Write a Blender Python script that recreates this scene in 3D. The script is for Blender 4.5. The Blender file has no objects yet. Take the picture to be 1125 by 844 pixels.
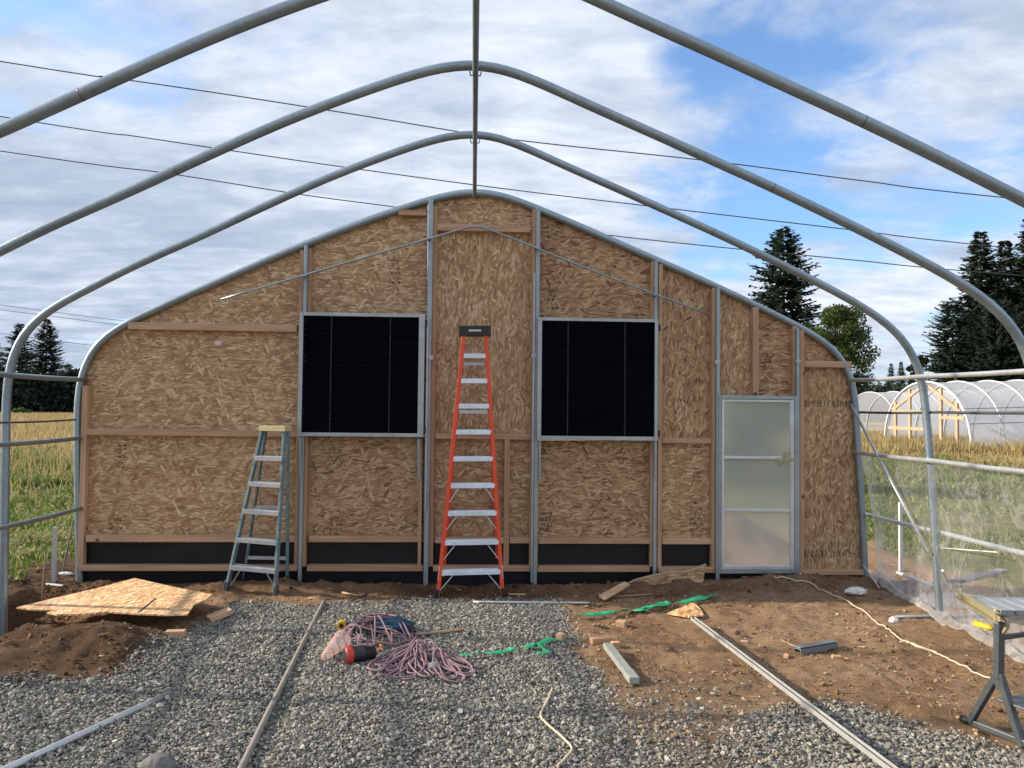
import bpy, math, random
import numpy as np
from mathutils import Vector, Matrix

random.seed(7)
rng = np.random.default_rng(11)
sc = bpy.context.scene
COL = sc.collection
R = math.radians

# ------------------------------------------------------------------ camera model
F, CX, CY, CAMH = 845.0, 562.5, 422.0, 1.64
def _n(a):
    a = np.array(a, float); return a / np.linalg.norm(a)
Yc = _n(((520 - CX) / F, (CY - 448) / F, 1.0))
_r = R(0.7)
Zc = np.array((math.sin(_r), math.cos(_r), 0.0)); Zc = _n(Zc - Zc.dot(Yc) * Yc)
Xc = -np.cross(Yc, Zc)
CAM = np.array((0.0, 0.0, CAMH))

def ray(u, v):
    c = np.array(((u - CX) / F, (CY - v) / F, 1.0))
    return np.array((c.dot(Xc), c.dot(Yc), c.dot(Zc)))
def P(u, v, Y):
    d = ray(u, v); return CAM + d * (Y / d[1])
def PP(u, v, p0, n):
    d = ray(u, v); return CAM + d * ((np.array(p0) - CAM).dot(n) / d.dot(n))
def PZ(u, v, z):
    d = ray(u, v); return CAM + d * ((z - CAMH) / d[2])

# ------------------------------------------------------------------ noise + ground height
_perm = rng.random((256, 256))
def vnoise(x, y):
    x = np.asarray(x, float); y = np.asarray(y, float)
    xi = np.floor(x).astype(int); yi = np.floor(y).astype(int)
    fx = x - xi; fy = y - yi
    fx = fx * fx * (3 - 2 * fx); fy = fy * fy * (3 - 2 * fy)
    a = _perm[xi % 256, yi % 256]; b = _perm[(xi + 1) % 256, yi % 256]
    c = _perm[xi % 256, (yi + 1) % 256]; d = _perm[(xi + 1) % 256, (yi + 1) % 256]
    return (a * (1 - fx) + b * fx) * (1 - fy) + (c * (1 - fx) + d * fx) * fy - 0.5
def fbm(x, y, o=4):
    s = 0; a = 1.0
    for k in range(o):
        s = s + a * vnoise(x * 2 ** k + 17.3 * k, y * 2 ** k + 5.1 * k); a *= .5
    return s
def sstep(a, b, x):
    t = np.clip((np.asarray(x, float) - a) / (b - a), 0, 1); return t * t * (3 - 2 * t)

GP = [PZ(*q, 0)[:2] for q in [(-400, 790), (0, 752), (70, 748), (130, 738), (185, 708), (235, 675), (270, 662), (340, 664), (400, 662), (470, 657),
     (560, 659), (615, 662), (628, 690), (640, 730), (672, 765), (715, 800), (760, 815), (830, 780), (905, 768), (960, 788), (1050, 806), (1125, 832), (1300, 900)]]
GP = np.array([GP[0] * np.array((1, .2))] + GP + [GP[-1] * np.array((1, .2))])
GP[0] = (-9, .5); GP[-1] = (6, .5)
def poly_sd(x, y, pg):
    x = np.asarray(x, float); y = np.asarray(y, float)
    ins = np.zeros(x.shape, bool); d = np.full(x.shape, 1e9)
    n = len(pg)
    for i in range(n):
        ax, ay = pg[i]; bx, by = pg[(i + 1) % n]
        ex, ey = bx - ax, by - ay
        t = np.clip(((x - ax) * ex + (y - ay) * ey) / (ex * ex + ey * ey + 1e-12), 0, 1)
        d = np.minimum(d, np.hypot(x - ax - t * ex, y - ay - t * ey))
        c = ((ay > y) != (by > y)) & (x < (bx - ax) * (y - ay) / (by - ay + 1e-12) + ax)
        ins ^= c
    return np.where(ins, d, -d)
def gravel_w(x, y):
    sd = poly_sd(x, y, GP) + .16 * fbm(np.asarray(x) * 3.1, np.asarray(y) * 3.1) 
    g = sstep(-.10, .14, sd)
    # thinner mixed strip in the right middle
    mixd = np.exp(-(((x - 1.05) / .45) ** 2 + ((y - 3.8) / .65) ** 2))
    return np.clip(np.maximum(g * (1 - .45 * mixd), .5 * mixd), 0, 1)

def ground_z(x, y):
    x = np.asarray(x, float); y = np.asarray(y, float)
    near = sstep(10.5, 8, y) * sstep(8, 6, np.abs(x))
    z = near * .035 * fbm(x * .9, y * .9)
    soil = 1 - gravel_w(x, y) if x.shape else 1 - gravel_w(x.reshape(1), y.reshape(1))[0]
    z = z + near * soil * (.030 * fbm(x * 4 + 3, y * 4, 4) + .018 * fbm(x * 17, y * 17, 2))
    # berm of loose soil along the wall
    br = np.exp(-((y - 6.98) / .16) ** 2) * sstep(4.1, 3.6, np.abs(x)) 
    z = z + br * (.05 + .07 * fbm(x * 2.2, y * 2 + 9) + .035 * fbm(x * 9, y * 9))
    z = z + .055 * sstep(1.2, 3.2, x) * sstep(5.6, 6.8, y) * sstep(9, 7.6, y) * sstep(5, 4, x)
    # spoil heap at the left
    z = z + .15 * np.exp(-(((x + 2.45) / .42) ** 2 + ((y - 5.30) / .36) ** 2)) * (1 + .5 * fbm(x * 3, y * 3))
    z = z + .09 * np.exp(-(((x + 2.9) / .35) ** 2 + ((y - 4.9) / .4) ** 2)) * (1 + .6 * fbm(x * 4, y * 4 + 3))
    # shallow rut beside the long tube
    rx = -1.02 + (y - 4.1) * -.095
    z = z - .035 * np.exp(-((x - rx) / .11) ** 2) * sstep(3.2, 3.7, y) * sstep(6.0, 5.3, y)
    # spoil heap outside, behind the door
    z = z + .50 * np.exp(-(((x - 2.75) / .75) ** 2 + ((y - 8.7) / .5) ** 2))
    # trench below the left hoop feet
    tr = np.exp(-((x + 3.62) / .24) ** 4) * sstep(7.05, 6.75, y) * sstep(3.8, 4.6, y)
    z = z - tr * (.34 + .10 * fbm(x * 4, y * 4))
    bk = sstep(-3.85, -4.3, x) * sstep(12, 9, y) * sstep(1, 3, y)
    z = z + bk * (.05 + .05 * fbm(x * 3, y * 3)) 
    return z
def grass_w(x, y):
    n = .5 * fbm(x * .9, y * .9)
    l = sstep(-4.0, -4.35, x + .35 * n) * sstep(1, 3, y)
    r_ = sstep(4.5, 5.2, x + .9 * n)
    b = sstep(9.5, 12, y + 2 * n)
    return np.clip(np.maximum(np.maximum(l, r_), b) * (1 - .55 * sstep(.1, .35, fbm(x * .7 + 9, y * .7)) * sstep(16, 9, y)), 0, 1)
def damp_shade_w(x, y):
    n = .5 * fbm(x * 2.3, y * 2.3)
    m = np.exp(-(((x + 2.75) / 1.0) ** 2 + ((y - 5.1) / .75) ** 2) ** 2) + sstep(-3.0, -3.3, x) * sstep(-4.9, -4.4, x) * sstep(9, 8, y)  # heap: moist fresh soil; left trench bank: shade painted into the soil colour
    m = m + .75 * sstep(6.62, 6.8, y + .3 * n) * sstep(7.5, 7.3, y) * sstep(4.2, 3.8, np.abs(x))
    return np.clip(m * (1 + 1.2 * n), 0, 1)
def straw_w(x, y):
    return np.where(x > 0, sstep(18, 23, y + 5 * fbm(x * .3, y * .3)), sstep(14, 25, y + 5 * fbm(x * .3, y * .3)))
def gz(x, y):
    return float(ground_z(np.array([x]), np.array([y]))[0])
def G(u, v, dz=0.0):
    z = 0.0
    for _ in range(12):
        p = PZ(u, v, z); z = .5 * z + .5 * (gz(p[0], p[1]) + dz)
    p = PZ(u, v, z); return np.array((p[0], p[1], gz(p[0], p[1]) + dz))

# ------------------------------------------------------------------ materials
def newmat(name):
    m = bpy.data.materials.new(name); m.use_nodes = True
    nt = m.node_tree; bs = nt.nodes['Principled BSDF']
    return m, nt, bs
def N(nt, t, **kw):
    n = nt.nodes.new(t)
    for k, v in kw.items():
        if k in n.inputs: n.inputs[k].default_value = v
        else: setattr(n, k, v)
    return n
def ramp(nt, stops, interp='LINEAR'):
    n = nt.nodes.new('ShaderNodeValToRGB'); n.color_ramp.interpolation = interp
    e = n.color_ramp.elements
    while len(e) < len(stops): e.new(.5)
    for i, (p, c) in enumerate(stops):
        e[i].position = p; e[i].color = (*c, 1) if len(c) == 3 else c
    return n
def mixc(nt, a, b, f, mode='MIX'):
    n = nt.nodes.new('ShaderNodeMix'); n.data_type = 'RGBA'; n.blend_type = mode
    for s, v in ((n.inputs[0], f), (n.inputs[6], a), (n.inputs[7], b)):
        if isinstance(v, bpy.types.NodeSocket): nt.links.new(v, s)
        elif isinstance(v, (int, float)): s.default_value = v
        else: s.default_value = (*v, 1)
    return n.outputs[2]
def math_(nt, op, a, b=0.0, c=0.0, clamp=False):
    n = nt.nodes.new('ShaderNodeMath'); n.operation = op; n.use_clamp = clamp
    for i, v in enumerate((a, b, c)):
        if isinstance(v, bpy.types.NodeSocket): nt.links.new(v, n.inputs[i])
        else: n.inputs[i].default_value = v
    return n.outputs[0]

def simple(name, col, rough=.6, metal=0.0, var=.25, scale=12, bump=.0, coat=0, bscale=60, spec=.5):
    m, nt, bs = newmat(name)
    tc = N(nt, 'ShaderNodeTexCoord')
    ns = N(nt, 'ShaderNodeTexNoise', Scale=scale, Detail=6.0, Roughness=.65)
    nt.links.new(tc.outputs['Object'], ns.inputs['Vector'])
    rp = ramp(nt, [(.25, tuple(c * (1 - var) for c in col)), (.75, tuple(min(1, c * (1 + var)) for c in col))])
    nt.links.new(ns.outputs['Fac'], rp.inputs[0]); nt.links.new(rp.outputs[0], bs.inputs['Base Color'])
    bs.inputs['Roughness'].default_value = rough; bs.inputs['Metallic'].default_value = metal
    bs.inputs['Specular IOR Level'].default_value = spec
    bs.inputs['Coat Weight'].default_value = coat
    if bump:
        nb = N(nt, 'ShaderNodeTexNoise', Scale=bscale, Detail=5.0)
        nt.links.new(tc.outputs['Object'], nb.inputs['Vector'])
        bp = N(nt, 'ShaderNodeBump', Strength=bump, Distance=.01)
        nt.links.new(nb.outputs['Fac'], bp.inputs['Height']); nt.links.new(bp.outputs[0], bs.inputs['Normal'])
    return m

def galv(name, col=(.30, .375, .43), rough=.40, metal=.78):
    m, nt, bs = newmat(name)
    tc = N(nt, 'ShaderNodeTexCoord')
    vo = N(nt, 'ShaderNodeTexVoronoi', Scale=55.0)
    ns = N(nt, 'ShaderNodeTexNoise', Scale=3.5, Detail=8.0, Roughness=.7)
    st = N(nt, 'ShaderNodeTexNoise', Scale=40.0, Detail=4.0)
    for n in (vo, ns, st): nt.links.new(tc.outputs['Object'], n.inputs['Vector'])
    sep = N(nt, 'ShaderNodeSeparateColor'); nt.links.new(vo.outputs['Color'], sep.inputs[0])
    a = math_(nt, 'MULTIPLY_ADD', sep.outputs[0], .10, .1)
    b = math_(nt, 'MULTIPLY_ADD', ns.outputs['Fac'], .70, a)
    rp = ramp(nt, [(.30, tuple(c * .72 for c in col)), (.72, tuple(c * 1.18 for c in col))])
    nt.links.new(b, rp.inputs[0]); nt.links.new(rp.outputs[0], bs.inputs['Base Color'])
    rr = math_(nt, 'MULTIPLY_ADD', st.outputs['Fac'], .3, rough - .12)
    nt.links.new(rr, bs.inputs['Roughness']); bs.inputs['Metallic'].default_value = metal
    return m

def osb(name, vertical=False, tone=1.0, plane='XZ'):
    m, nt, bs = newmat(name)
    tc = N(nt, 'ShaderNodeTexCoord')
    sp = N(nt, 'ShaderNodeSeparateXYZ'); nt.links.new(tc.outputs['Object'], sp.inputs[0])
    cb = N(nt, 'ShaderNodeCombineXYZ')
    A, B = ('X', 'Z') if plane == 'XZ' else ('X', 'Y')
    if vertical: A, B = B, A
    nt.links.new(sp.outputs[A], cb.inputs[0]); nt.links.new(sp.outputs[B], cb.inputs[1])
    wn = N(nt, 'ShaderNodeTexNoise', Scale=6.0, Detail=3.0, Roughness=.5); nt.links.new(cb.outputs[0], wn.inputs['Vector'])
    vs = N(nt, 'ShaderNodeVectorMath', operation='SUBTRACT'); vs.inputs[1].default_value = (.5, .5, .5)
    nt.links.new(wn.outputs['Color'], vs.inputs[0])
    vm = N(nt, 'ShaderNodeVectorMath', operation='MULTIPLY_ADD'); vm.inputs[1].default_value = (.026, .026, 0)
    nt.links.new(vs.outputs[0], vm.inputs[0]); nt.links.new(cb.outputs[0], vm.inputs[2])
    k = tone
    cols = [(.00, (.13 * k, .060 * k, .024 * k)), (.10, (.28 * k, .150 * k, .068 * k)), (.38, (.41 * k, .243 * k, .120 * k)),
            (.66, (.52 * k, .335 * k, .178 * k)), (.86, (.64 * k, .45 * k, .262 * k)), (1.0, (.76 * k, .58 * k, .38 * k))]
    cur = None; hcur = None
    layers = [(-.22, 1.0, 7.5, 34), (.08, .8, 8.0, 44), (.26, .62, 8.0, 40), (-.12, .60, 7.0, 38), (.55, .30, 9, 40), (-.6, .26, 10, 42), (0.0, .42, 11, 62), (.18, .36, 13, 66), (-.2, .34, 14, 74), (1.1, .12, 12, 46), (-.9, .12, 12, 50)]
    for i, (ang, prob, sx, sy) in enumerate(layers):
        mp = N(nt, 'ShaderNodeMapping'); mp.vector_type = 'POINT'
        mp.inputs['Rotation'].default_value = (0, 0, ang); mp.inputs['Location'].default_value = (3.7 * i, 1.9 * i, 0)
        nt.links.new(vm.outputs[0], mp.inputs['Vector'])
        ms = N(nt, 'ShaderNodeVectorMath', operation='MULTIPLY'); ms.inputs[1].default_value = (sx, sy, 1)
        nt.links.new(mp.outputs[0], ms.inputs[0])
        vo = N(nt, 'ShaderNodeTexVoronoi', Scale=1.0, Randomness=1.0); vo.voronoi_dimensions = '2D'
        nt.links.new(ms.outputs[0], vo.inputs['Vector'])
        sc_ = N(nt, 'ShaderNodeSeparateColor'); nt.links.new(vo.outputs['Color'], sc_.inputs[0])
        gr = N(nt, 'ShaderNodeVectorMath', operation='MULTIPLY'); gr.inputs[1].default_value = (.7, 9, 1)
        nt.links.new(ms.outputs[0], gr.inputs[0])
        gn = N(nt, 'ShaderNodeTexNoise', Scale=1.0, Detail=2.0); nt.links.new(gr.outputs[0], gn.inputs['Vector'])
        val = math_(nt, 'MULTIPLY_ADD', gn.outputs['Fac'], .34, math_(nt, 'MULTIPLY_ADD', sc_.outputs[0], .9, -.12))
        # the rim of a strand sits in a thin dark gap
        edge = math_(nt, 'SUBTRACT', 1.0, math_(nt, 'MULTIPLY_ADD', vo.outputs['Distance'], 1.2, -.30, True))
        val = math_(nt, 'MULTIPLY', val, math_(nt, 'MULTIPLY_ADD', edge, .35, .65))
        if cur is None: cur, hcur = val, sc_.outputs[2]
        else:
            on = math_(nt, 'MULTIPLY', math_(nt, 'LESS_THAN', sc_.outputs[1], prob), math_(nt, 'LESS_THAN', vo.outputs['Distance'], .62))
            mx = N(nt, 'ShaderNodeMix'); mx.data_type = 'FLOAT'
            nt.links.new(on, mx.inputs[0]); nt.links.new(cur, mx.inputs[2]); nt.links.new(val, mx.inputs[3]); cur = mx.outputs[0]
            m2 = N(nt, 'ShaderNodeMix'); m2.data_type = 'FLOAT'
            nt.links.new(on, m2.inputs[0]); nt.links.new(hcur, m2.inputs[2]); nt.links.new(sc_.outputs[2], m2.inputs[3]); hcur = m2.outputs[0]
    big = N(nt, 'ShaderNodeTexNoise', Scale=2.2, Detail=3.0); nt.links.new(cb.outputs[0], big.inputs['Vector'])
    cur = math_(nt, 'ADD', cur, math_(nt, 'MULTIPLY_ADD', big.outputs['Fac'], .30, -.15))
    oi = N(nt, 'ShaderNodeObjectInfo'); cur = math_(nt, 'ADD', cur, math_(nt, 'MULTIPLY_ADD', oi.outputs['Random'], .18, -.09))
    rp = ramp(nt, cols); nt.links.new(cur, rp.inputs[0])
    nt.links.new(rp.outputs[0], bs.inputs['Base Color'])
    bs.inputs['Roughness'].default_value = .62
    bp = N(nt, 'ShaderNodeBump', Strength=.35, Distance=.004)
    nt.links.new(hcur, bp.inputs['Height']); nt.links.new(bp.outputs[0], bs.inputs['Normal'])
    return m

def lumber(name, axis=2, tone=1.0, pink=0.0):
    m, nt, bs = newmat(name)
    tc = N(nt, 'ShaderNodeTexCoord')
    oi = N(nt, 'ShaderNodeObjectInfo')
    ad = N(nt, 'ShaderNodeVectorMath', operation='ADD')
    ml = math_(nt, 'MULTIPLY', oi.outputs['Random'], 40.0)
    nt.links.new(tc.outputs['Object'], ad.inputs[0]); nt.links.new(ml, ad.inputs[1])
    s = [26, 26, 26]; s[axis] = 1.6
    mp = N(nt, 'ShaderNodeVectorMath', operation='MULTIPLY'); mp.inputs[1].default_value = s
    nt.links.new(ad.outputs[0], mp.inputs[0])
    ns = N(nt, 'ShaderNodeTexNoise', Scale=1.0, Detail=6.0, Roughness=.6, Distortion=.6)
    nt.links.new(mp.outputs[0], ns.inputs['Vector'])
    c0 = (.29 * tone, (.172 - .01 * pink) * tone, .094 * tone); c1 = (.46 * tone, (.31 - .03 * pink) * tone, .195 * tone)
    rp = ramp(nt, [(.28, c0), (.5, tuple((a + b) / 2 for a, b in zip(c0, c1))), (.72, c1)])
    f = math_(nt, 'MULTIPLY_ADD', oi.outputs['Random'], .22, math_(nt, 'SUBTRACT', ns.outputs['Fac'], .11))
    nt.links.new(f, rp.inputs[0])
    # knots
    vo = N(nt, 'ShaderNodeTexVoronoi', Scale=3.1); nt.links.new(ad.outputs[0], vo.inputs['Vector'])
    kn = ramp(nt, [(.055, (1, 1, 1)), (.09, (0, 0, 0))]); nt.links.new(vo.outputs['Distance'], kn.inputs[0])
    nt.links.new(mixc(nt, rp.outputs[0], (.11, .055, .025), kn.outputs[0]), bs.inputs['Base Color'])
    bs.inputs['Roughness'].default_value = .7
    return m

def foliage(name, cols, trans=.25, rough=.6):
    m, nt, bs = newmat(name)
    ge = N(nt, 'ShaderNodeNewGeometry')
    rp = ramp(nt, [(i / max(1, len(cols) - 1), c) for i, c in enumerate(cols)])
    nt.links.new(ge.outputs['Random Per Island'], rp.inputs[0])
    nt.links.new(rp.outputs[0], bs.inputs['Base Color'])
    bs.inputs['Roughness'].default_value = rough; bs.inputs['Specular IOR Level'].default_value = .25
    tr = N(nt, 'ShaderNodeBsdfTranslucent'); nt.links.new(rp.outputs[0], tr.inputs[0])
    mx = N(nt, 'ShaderNodeMixShader'); mx.inputs[0].default_value = trans
    out = nt.nodes['Material Output']
    nt.links.new(bs.outputs[0], mx.inputs[1]); nt.links.new(tr.outputs[0], mx.inputs[2]); nt.links.new(mx.outputs[0], out.inputs[0])
    return m

def film(name, col=(.8, .82, .84), alpha=.35, wr=.25, scale=2.0, stretch=(1, 1, 1), gl=.1, crease=0.0):
    m, nt, bs = newmat(name); nt.nodes.remove(bs)
    tc = N(nt, 'ShaderNodeTexCoord')
    mp = N(nt, 'ShaderNodeVectorMath', operation='MULTIPLY'); mp.inputs[1].default_value = stretch
    nt.links.new(tc.outputs['Object'], mp.inputs[0])
    ns = N(nt, 'ShaderNodeTexNoise', Scale=scale, Detail=6.0, Roughness=.6, Distortion=1.2); nt.links.new(mp.outputs[0], ns.inputs['Vector'])
    bp = N(nt, 'ShaderNodeBump', Strength=.5, Distance=.05); nt.links.new(ns.outputs['Fac'], bp.inputs['Height'])
    df = N(nt, 'ShaderNodeBsdfDiffuse'); df.inputs[0].default_value = (*col, 1)
    tr = N(nt, 'ShaderNodeBsdfTranslucent'); tr.inputs[0].default_value = (*col, 1)
    g = N(nt, 'ShaderNodeBsdfGlossy'); g.inputs['Roughness'].default_value = .22
    tp = N(nt, 'ShaderNodeBsdfTransparent')
    for s in (df, tr, g): nt.links.new(bp.outputs[0], s.inputs['Normal'])
    m1 = N(nt, 'ShaderNodeMixShader'); m1.inputs[0].default_value = .6
    nt.links.new(df.outputs[0], m1.inputs[1]); nt.links.new(tr.outputs[0], m1.inputs[2])
    m2 = N(nt, 'ShaderNodeMixShader'); m2.inputs[0].default_value = gl
    nt.links.new(m1.outputs[0], m2.inputs[1]); nt.links.new(g.outputs[0], m2.inputs[2])
    rd = N(nt, 'ShaderNodeTexNoise', Scale=scale * 2.3, Detail=7.0, Roughness=.7, Distortion=2.0); nt.links.new(mp.outputs[0], rd.inputs['Vector'])
    al = math_(nt, 'MULTIPLY_ADD', math_(nt, 'SUBTRACT', rd.outputs['Fac'], .5), wr * 2.2, alpha, True)
    cr = N(nt, 'ShaderNodeTexNoise', Scale=scale * 1.4, Detail=3.0, Roughness=.5, Distortion=.8); nt.links.new(mp.outputs[0], cr.inputs['Vector'])
    ab = math_(nt, 'ABSOLUTE', math_(nt, 'SUBTRACT', cr.outputs['Fac'], .5))
    ln = math_(nt, 'SUBTRACT', 1.0, math_(nt, 'MULTIPLY', ab, 55.0), 0, True)
    ga = N(nt, 'ShaderNodeAttribute'); ga.attribute_name = 'gather'
    al = math_(nt, 'ADD', al, math_(nt, 'MULTIPLY', ln, crease), 0, True)
    al = math_(nt, 'ADD', al, math_(nt, 'MULTIPLY', ga.outputs['Fac'], math_(nt, 'MULTIPLY_ADD', rd.outputs['Fac'], .9, -.1)), 0, True)
    m3 = N(nt, 'ShaderNodeMixShader'); nt.links.new(al, m3.inputs[0])
    nt.links.new(tp.outputs[0], m3.inputs[1]); nt.links.new(m2.outputs[0], m3.inputs[2])
    nt.links.new(m3.outputs[0], nt.nodes['Material Output'].inputs[0])
    return m

M = {}
M['galv'] = galv('galvanised_steel')
M['galv_post'] = galv('galvanised_post', (.36, .42, .46), .45, .7)
M['galv_pale'] = galv('pale_zinc', (.62, .65, .67), .38, .7)
M['alu'] = galv('aluminium_frame', (.42, .46, .48), .42, .7)
M['cable'] = simple('dark_cable', (.05, .055, .06), .6)
M['osb_h'] = osb('osb_horizontal', False, .90); M['osb_v'] = osb('osb_vertical', True, .88)
M['osb_lie'] = osb('osb_lying', True, 1.5, 'XY')
M['lum_z'] = lumber('upright_lumber', 2, 1.22, .3); M['lum_x'] = lumber('level_lumber', 0, 1.25, .3)
M['lum_tun'] = simple('tunnel_timber', (.50, .35, .23), .7, 0, .25, 6); M['lum_cut'] = lumber('lumber_offcut', 0, 1.45, .2)
M['black'] = simple('black_sheet', (.012, .013, .016), .45, 0, .3, 5, .15, 0, 9, .3)
M['ink'] = simple('stamp_ink', (.045, .03, .02), .8)
M['louvre'] = simple('louvre_black', (.0045, .0055, .009), .7, 0, .5, 3, spec=.03)
M['tie'] = simple('louvre_tie', (.035, .038, .042), .6)
M['red'] = simple('orange_red_fibreglass', (.74, .080, .03), .38, 0, .12, 6, .05)
M['step'] = galv('ladder_aluminium', (.78, .84, .95), .45, .25)
M['step_dull'] = galv('worn_aluminium', (.52, .54, .57), .5, .5)
M['blue'] = simple('faded_blue_fibreglass', (.165, .245, .265), .65, 0, .35, 14, .1)
M['cream'] = simple('cream_plastic', (.62, .54, .30), .55, 0, .15)
M['blk_pl'] = simple('black_plastic', (.018, .018, .02), .5)
M['white'] = simple('white_label', (.62, .63, .64), .6)
M['rope_pink'] = simple('pink_rope', (.29, .185, .215), .9, 0, .8, 150, .4, 0, 300)
M['cord_cream'] = simple('cream_cord', (.58, .50, .36), .85, 0, .25, 80)
M['green'] = simple('green_strap', (.03, .40, .20), .45, 0, .3, 20, .2)
M['bluecloth'] = simple('blue_cloth', (.03, .075, .13), .8, 0, .4, 30, .4)
M['redpl'] = simple('red_plastic', (.55, .05, .03), .4)
M['orange'] = simple('orange_plastic', (.75, .23, .03), .4)
M['yellow'] = simple('yellow_plastic', (.75, .48, .03), .4)
M['rag'] = simple('white_rag', (.66, .66, .66), .9, 0, .12, 30, .3)
M['rock'] = simple('grey_rock', (.26, .26, .25), .9, 0, .35, 22, .5, 0, 60)
M['bark'] = simple('bark', (.07, .05, .035), .9, 0, .4, 8, .5)
M['stickwood'] = simple('dry_stick', (.40, .29, .17), .85, 0, .3, 30)
M['steel_grey'] = simple('dark_grey_steel', (.075, .088, .098), .42, .2, .3, 20)
M['brass'] = simple('dull_brass', (.40, .36, .22), .45, .5, .2)
M['greyslat'] = simple('grey_slat', (.26, .29, .31), .6, 0, .15, 20)
M['oldwood'] = simple('weathered_plank', (.25, .23, .21), .85, 0, .25, 15)
M['tunnel_film'] = film('tunnel_film', (.88, .93, 1.0), .58, .12, .8, (1, 1, 1), .14)
M['side_film'] = film('side_film', (.86, .86, .86), .16, .24, 2.6, (1, .8, .5), .16, .22)
M['fold_film'] = film('folded_film', (.82, .81, .80), .55, .25, 5, (1, 1, 1), .15)
M['cup'] = film('clear_plastic', (.88, .70, .66), .62, .12, 14, (1, 1, 1), .22)
M['wire'] = simple('power_wire', (.05, .055, .06), .5)
M['needle'] = foliage('conifer_needles', [(.016, .030, .018), (.026, .047, .027), (.040, .066, .036), (.020, .037, .024)], .15)
M['needle2'] = foliage('bluegreen_needles', [(.018, .036, .025), (.032, .058, .038), (.050, .082, .050)], .15)
M['leaf'] = foliage('broad_leaves', [(.030, .055, .016), (.055, .095, .022), (.085, .125, .030)], .3)
M['hedge'] = foliage('hedge_leaves', [(.012, .023, .017), (.019, .034, .024), (.027, .044, .030)], .1)
M['bush'] = foliage('bush_leaves', [(.05, .10, .025), (.09, .15, .04), (.12, .19, .06)], .3)
M['grass'] = foliage('green_grass', [(.07, .125, .022), (.125, .20, .038), (.18, .245, .062), (.30, .30, .13), (.40, .35, .18)], .45)
M['straw'] = foliage('dry_grass', [(.33, .24, .11), (.43, .325, .155), (.52, .42, .22), (.27, .24, .10)], .35)
M['clover'] = foliage('clover_heads', [(.6, .6, .55), (.7, .7, .62)], .3)
M['chip'] = foliage('wood_chips', [(.40, .28, .15), (.55, .42, .25), (.30, .2, .1)], 0)

# stones
def stone_mat(name, stops, bump=.4):
    m, nt, bs = newmat(name)
    ge = N(nt, 'ShaderNodeNewGeometry'); tc = N(nt, 'ShaderNodeTexCoord')
    rp = ramp(nt, stops); nt.links.new(ge.outputs['Random Per Island'], rp.inputs[0])
    ns = N(nt, 'ShaderNodeTexNoise', Scale=90.0, Detail=4.0, Roughness=.7); nt.links.new(tc.outputs['Object'], ns.inputs['Vector'])
    r2 = ramp(nt, [(.3, (.6, .6, .6)), (.7, (1.25, 1.24, 1.2))]); nt.links.new(ns.outputs['Fac'], r2.inputs[0])
    nt.links.new(mixc(nt, rp.outputs[0], r2.outputs[0], 1.0, 'MULTIPLY'), bs.inputs['Base Color'])
    bs.inputs['Roughness'].default_value = .85; bs.inputs['Specular IOR Level'].default_value = .3
    bp = N(nt, 'ShaderNodeBump', Strength=bump, Distance=.004); nt.links.new(ns.outputs['Fac'], bp.inputs['Height']); nt.links.new(bp.outputs[0], bs.inputs['Normal'])
    return m
M['gravel'] = stone_mat('gravel_stones', [(0, (.10, .10, .095)), (.25, (.18, .178, .165)), (.55, (.265, .26, .238)), (.8, (.36, .35, .31)), (.95, (.50, .475, .42)), (1, (.36, .30, .21))])
M['clod'] = stone_mat('soil_clods', [(0, (.11, .060, .033)), (.5, (.25, .150, .086)), (.9, (.38, .25, .155)), (1, (.50, .38, .26))])

M['clod_damp_shade'] = stone_mat('damp_shade_clods', [(0, (.05, .026, .013)), (.5, (.10, .056, .030)), (1, (.17, .105, .06))])  # moist clods, also used for the painted shade on the trench bank

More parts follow.
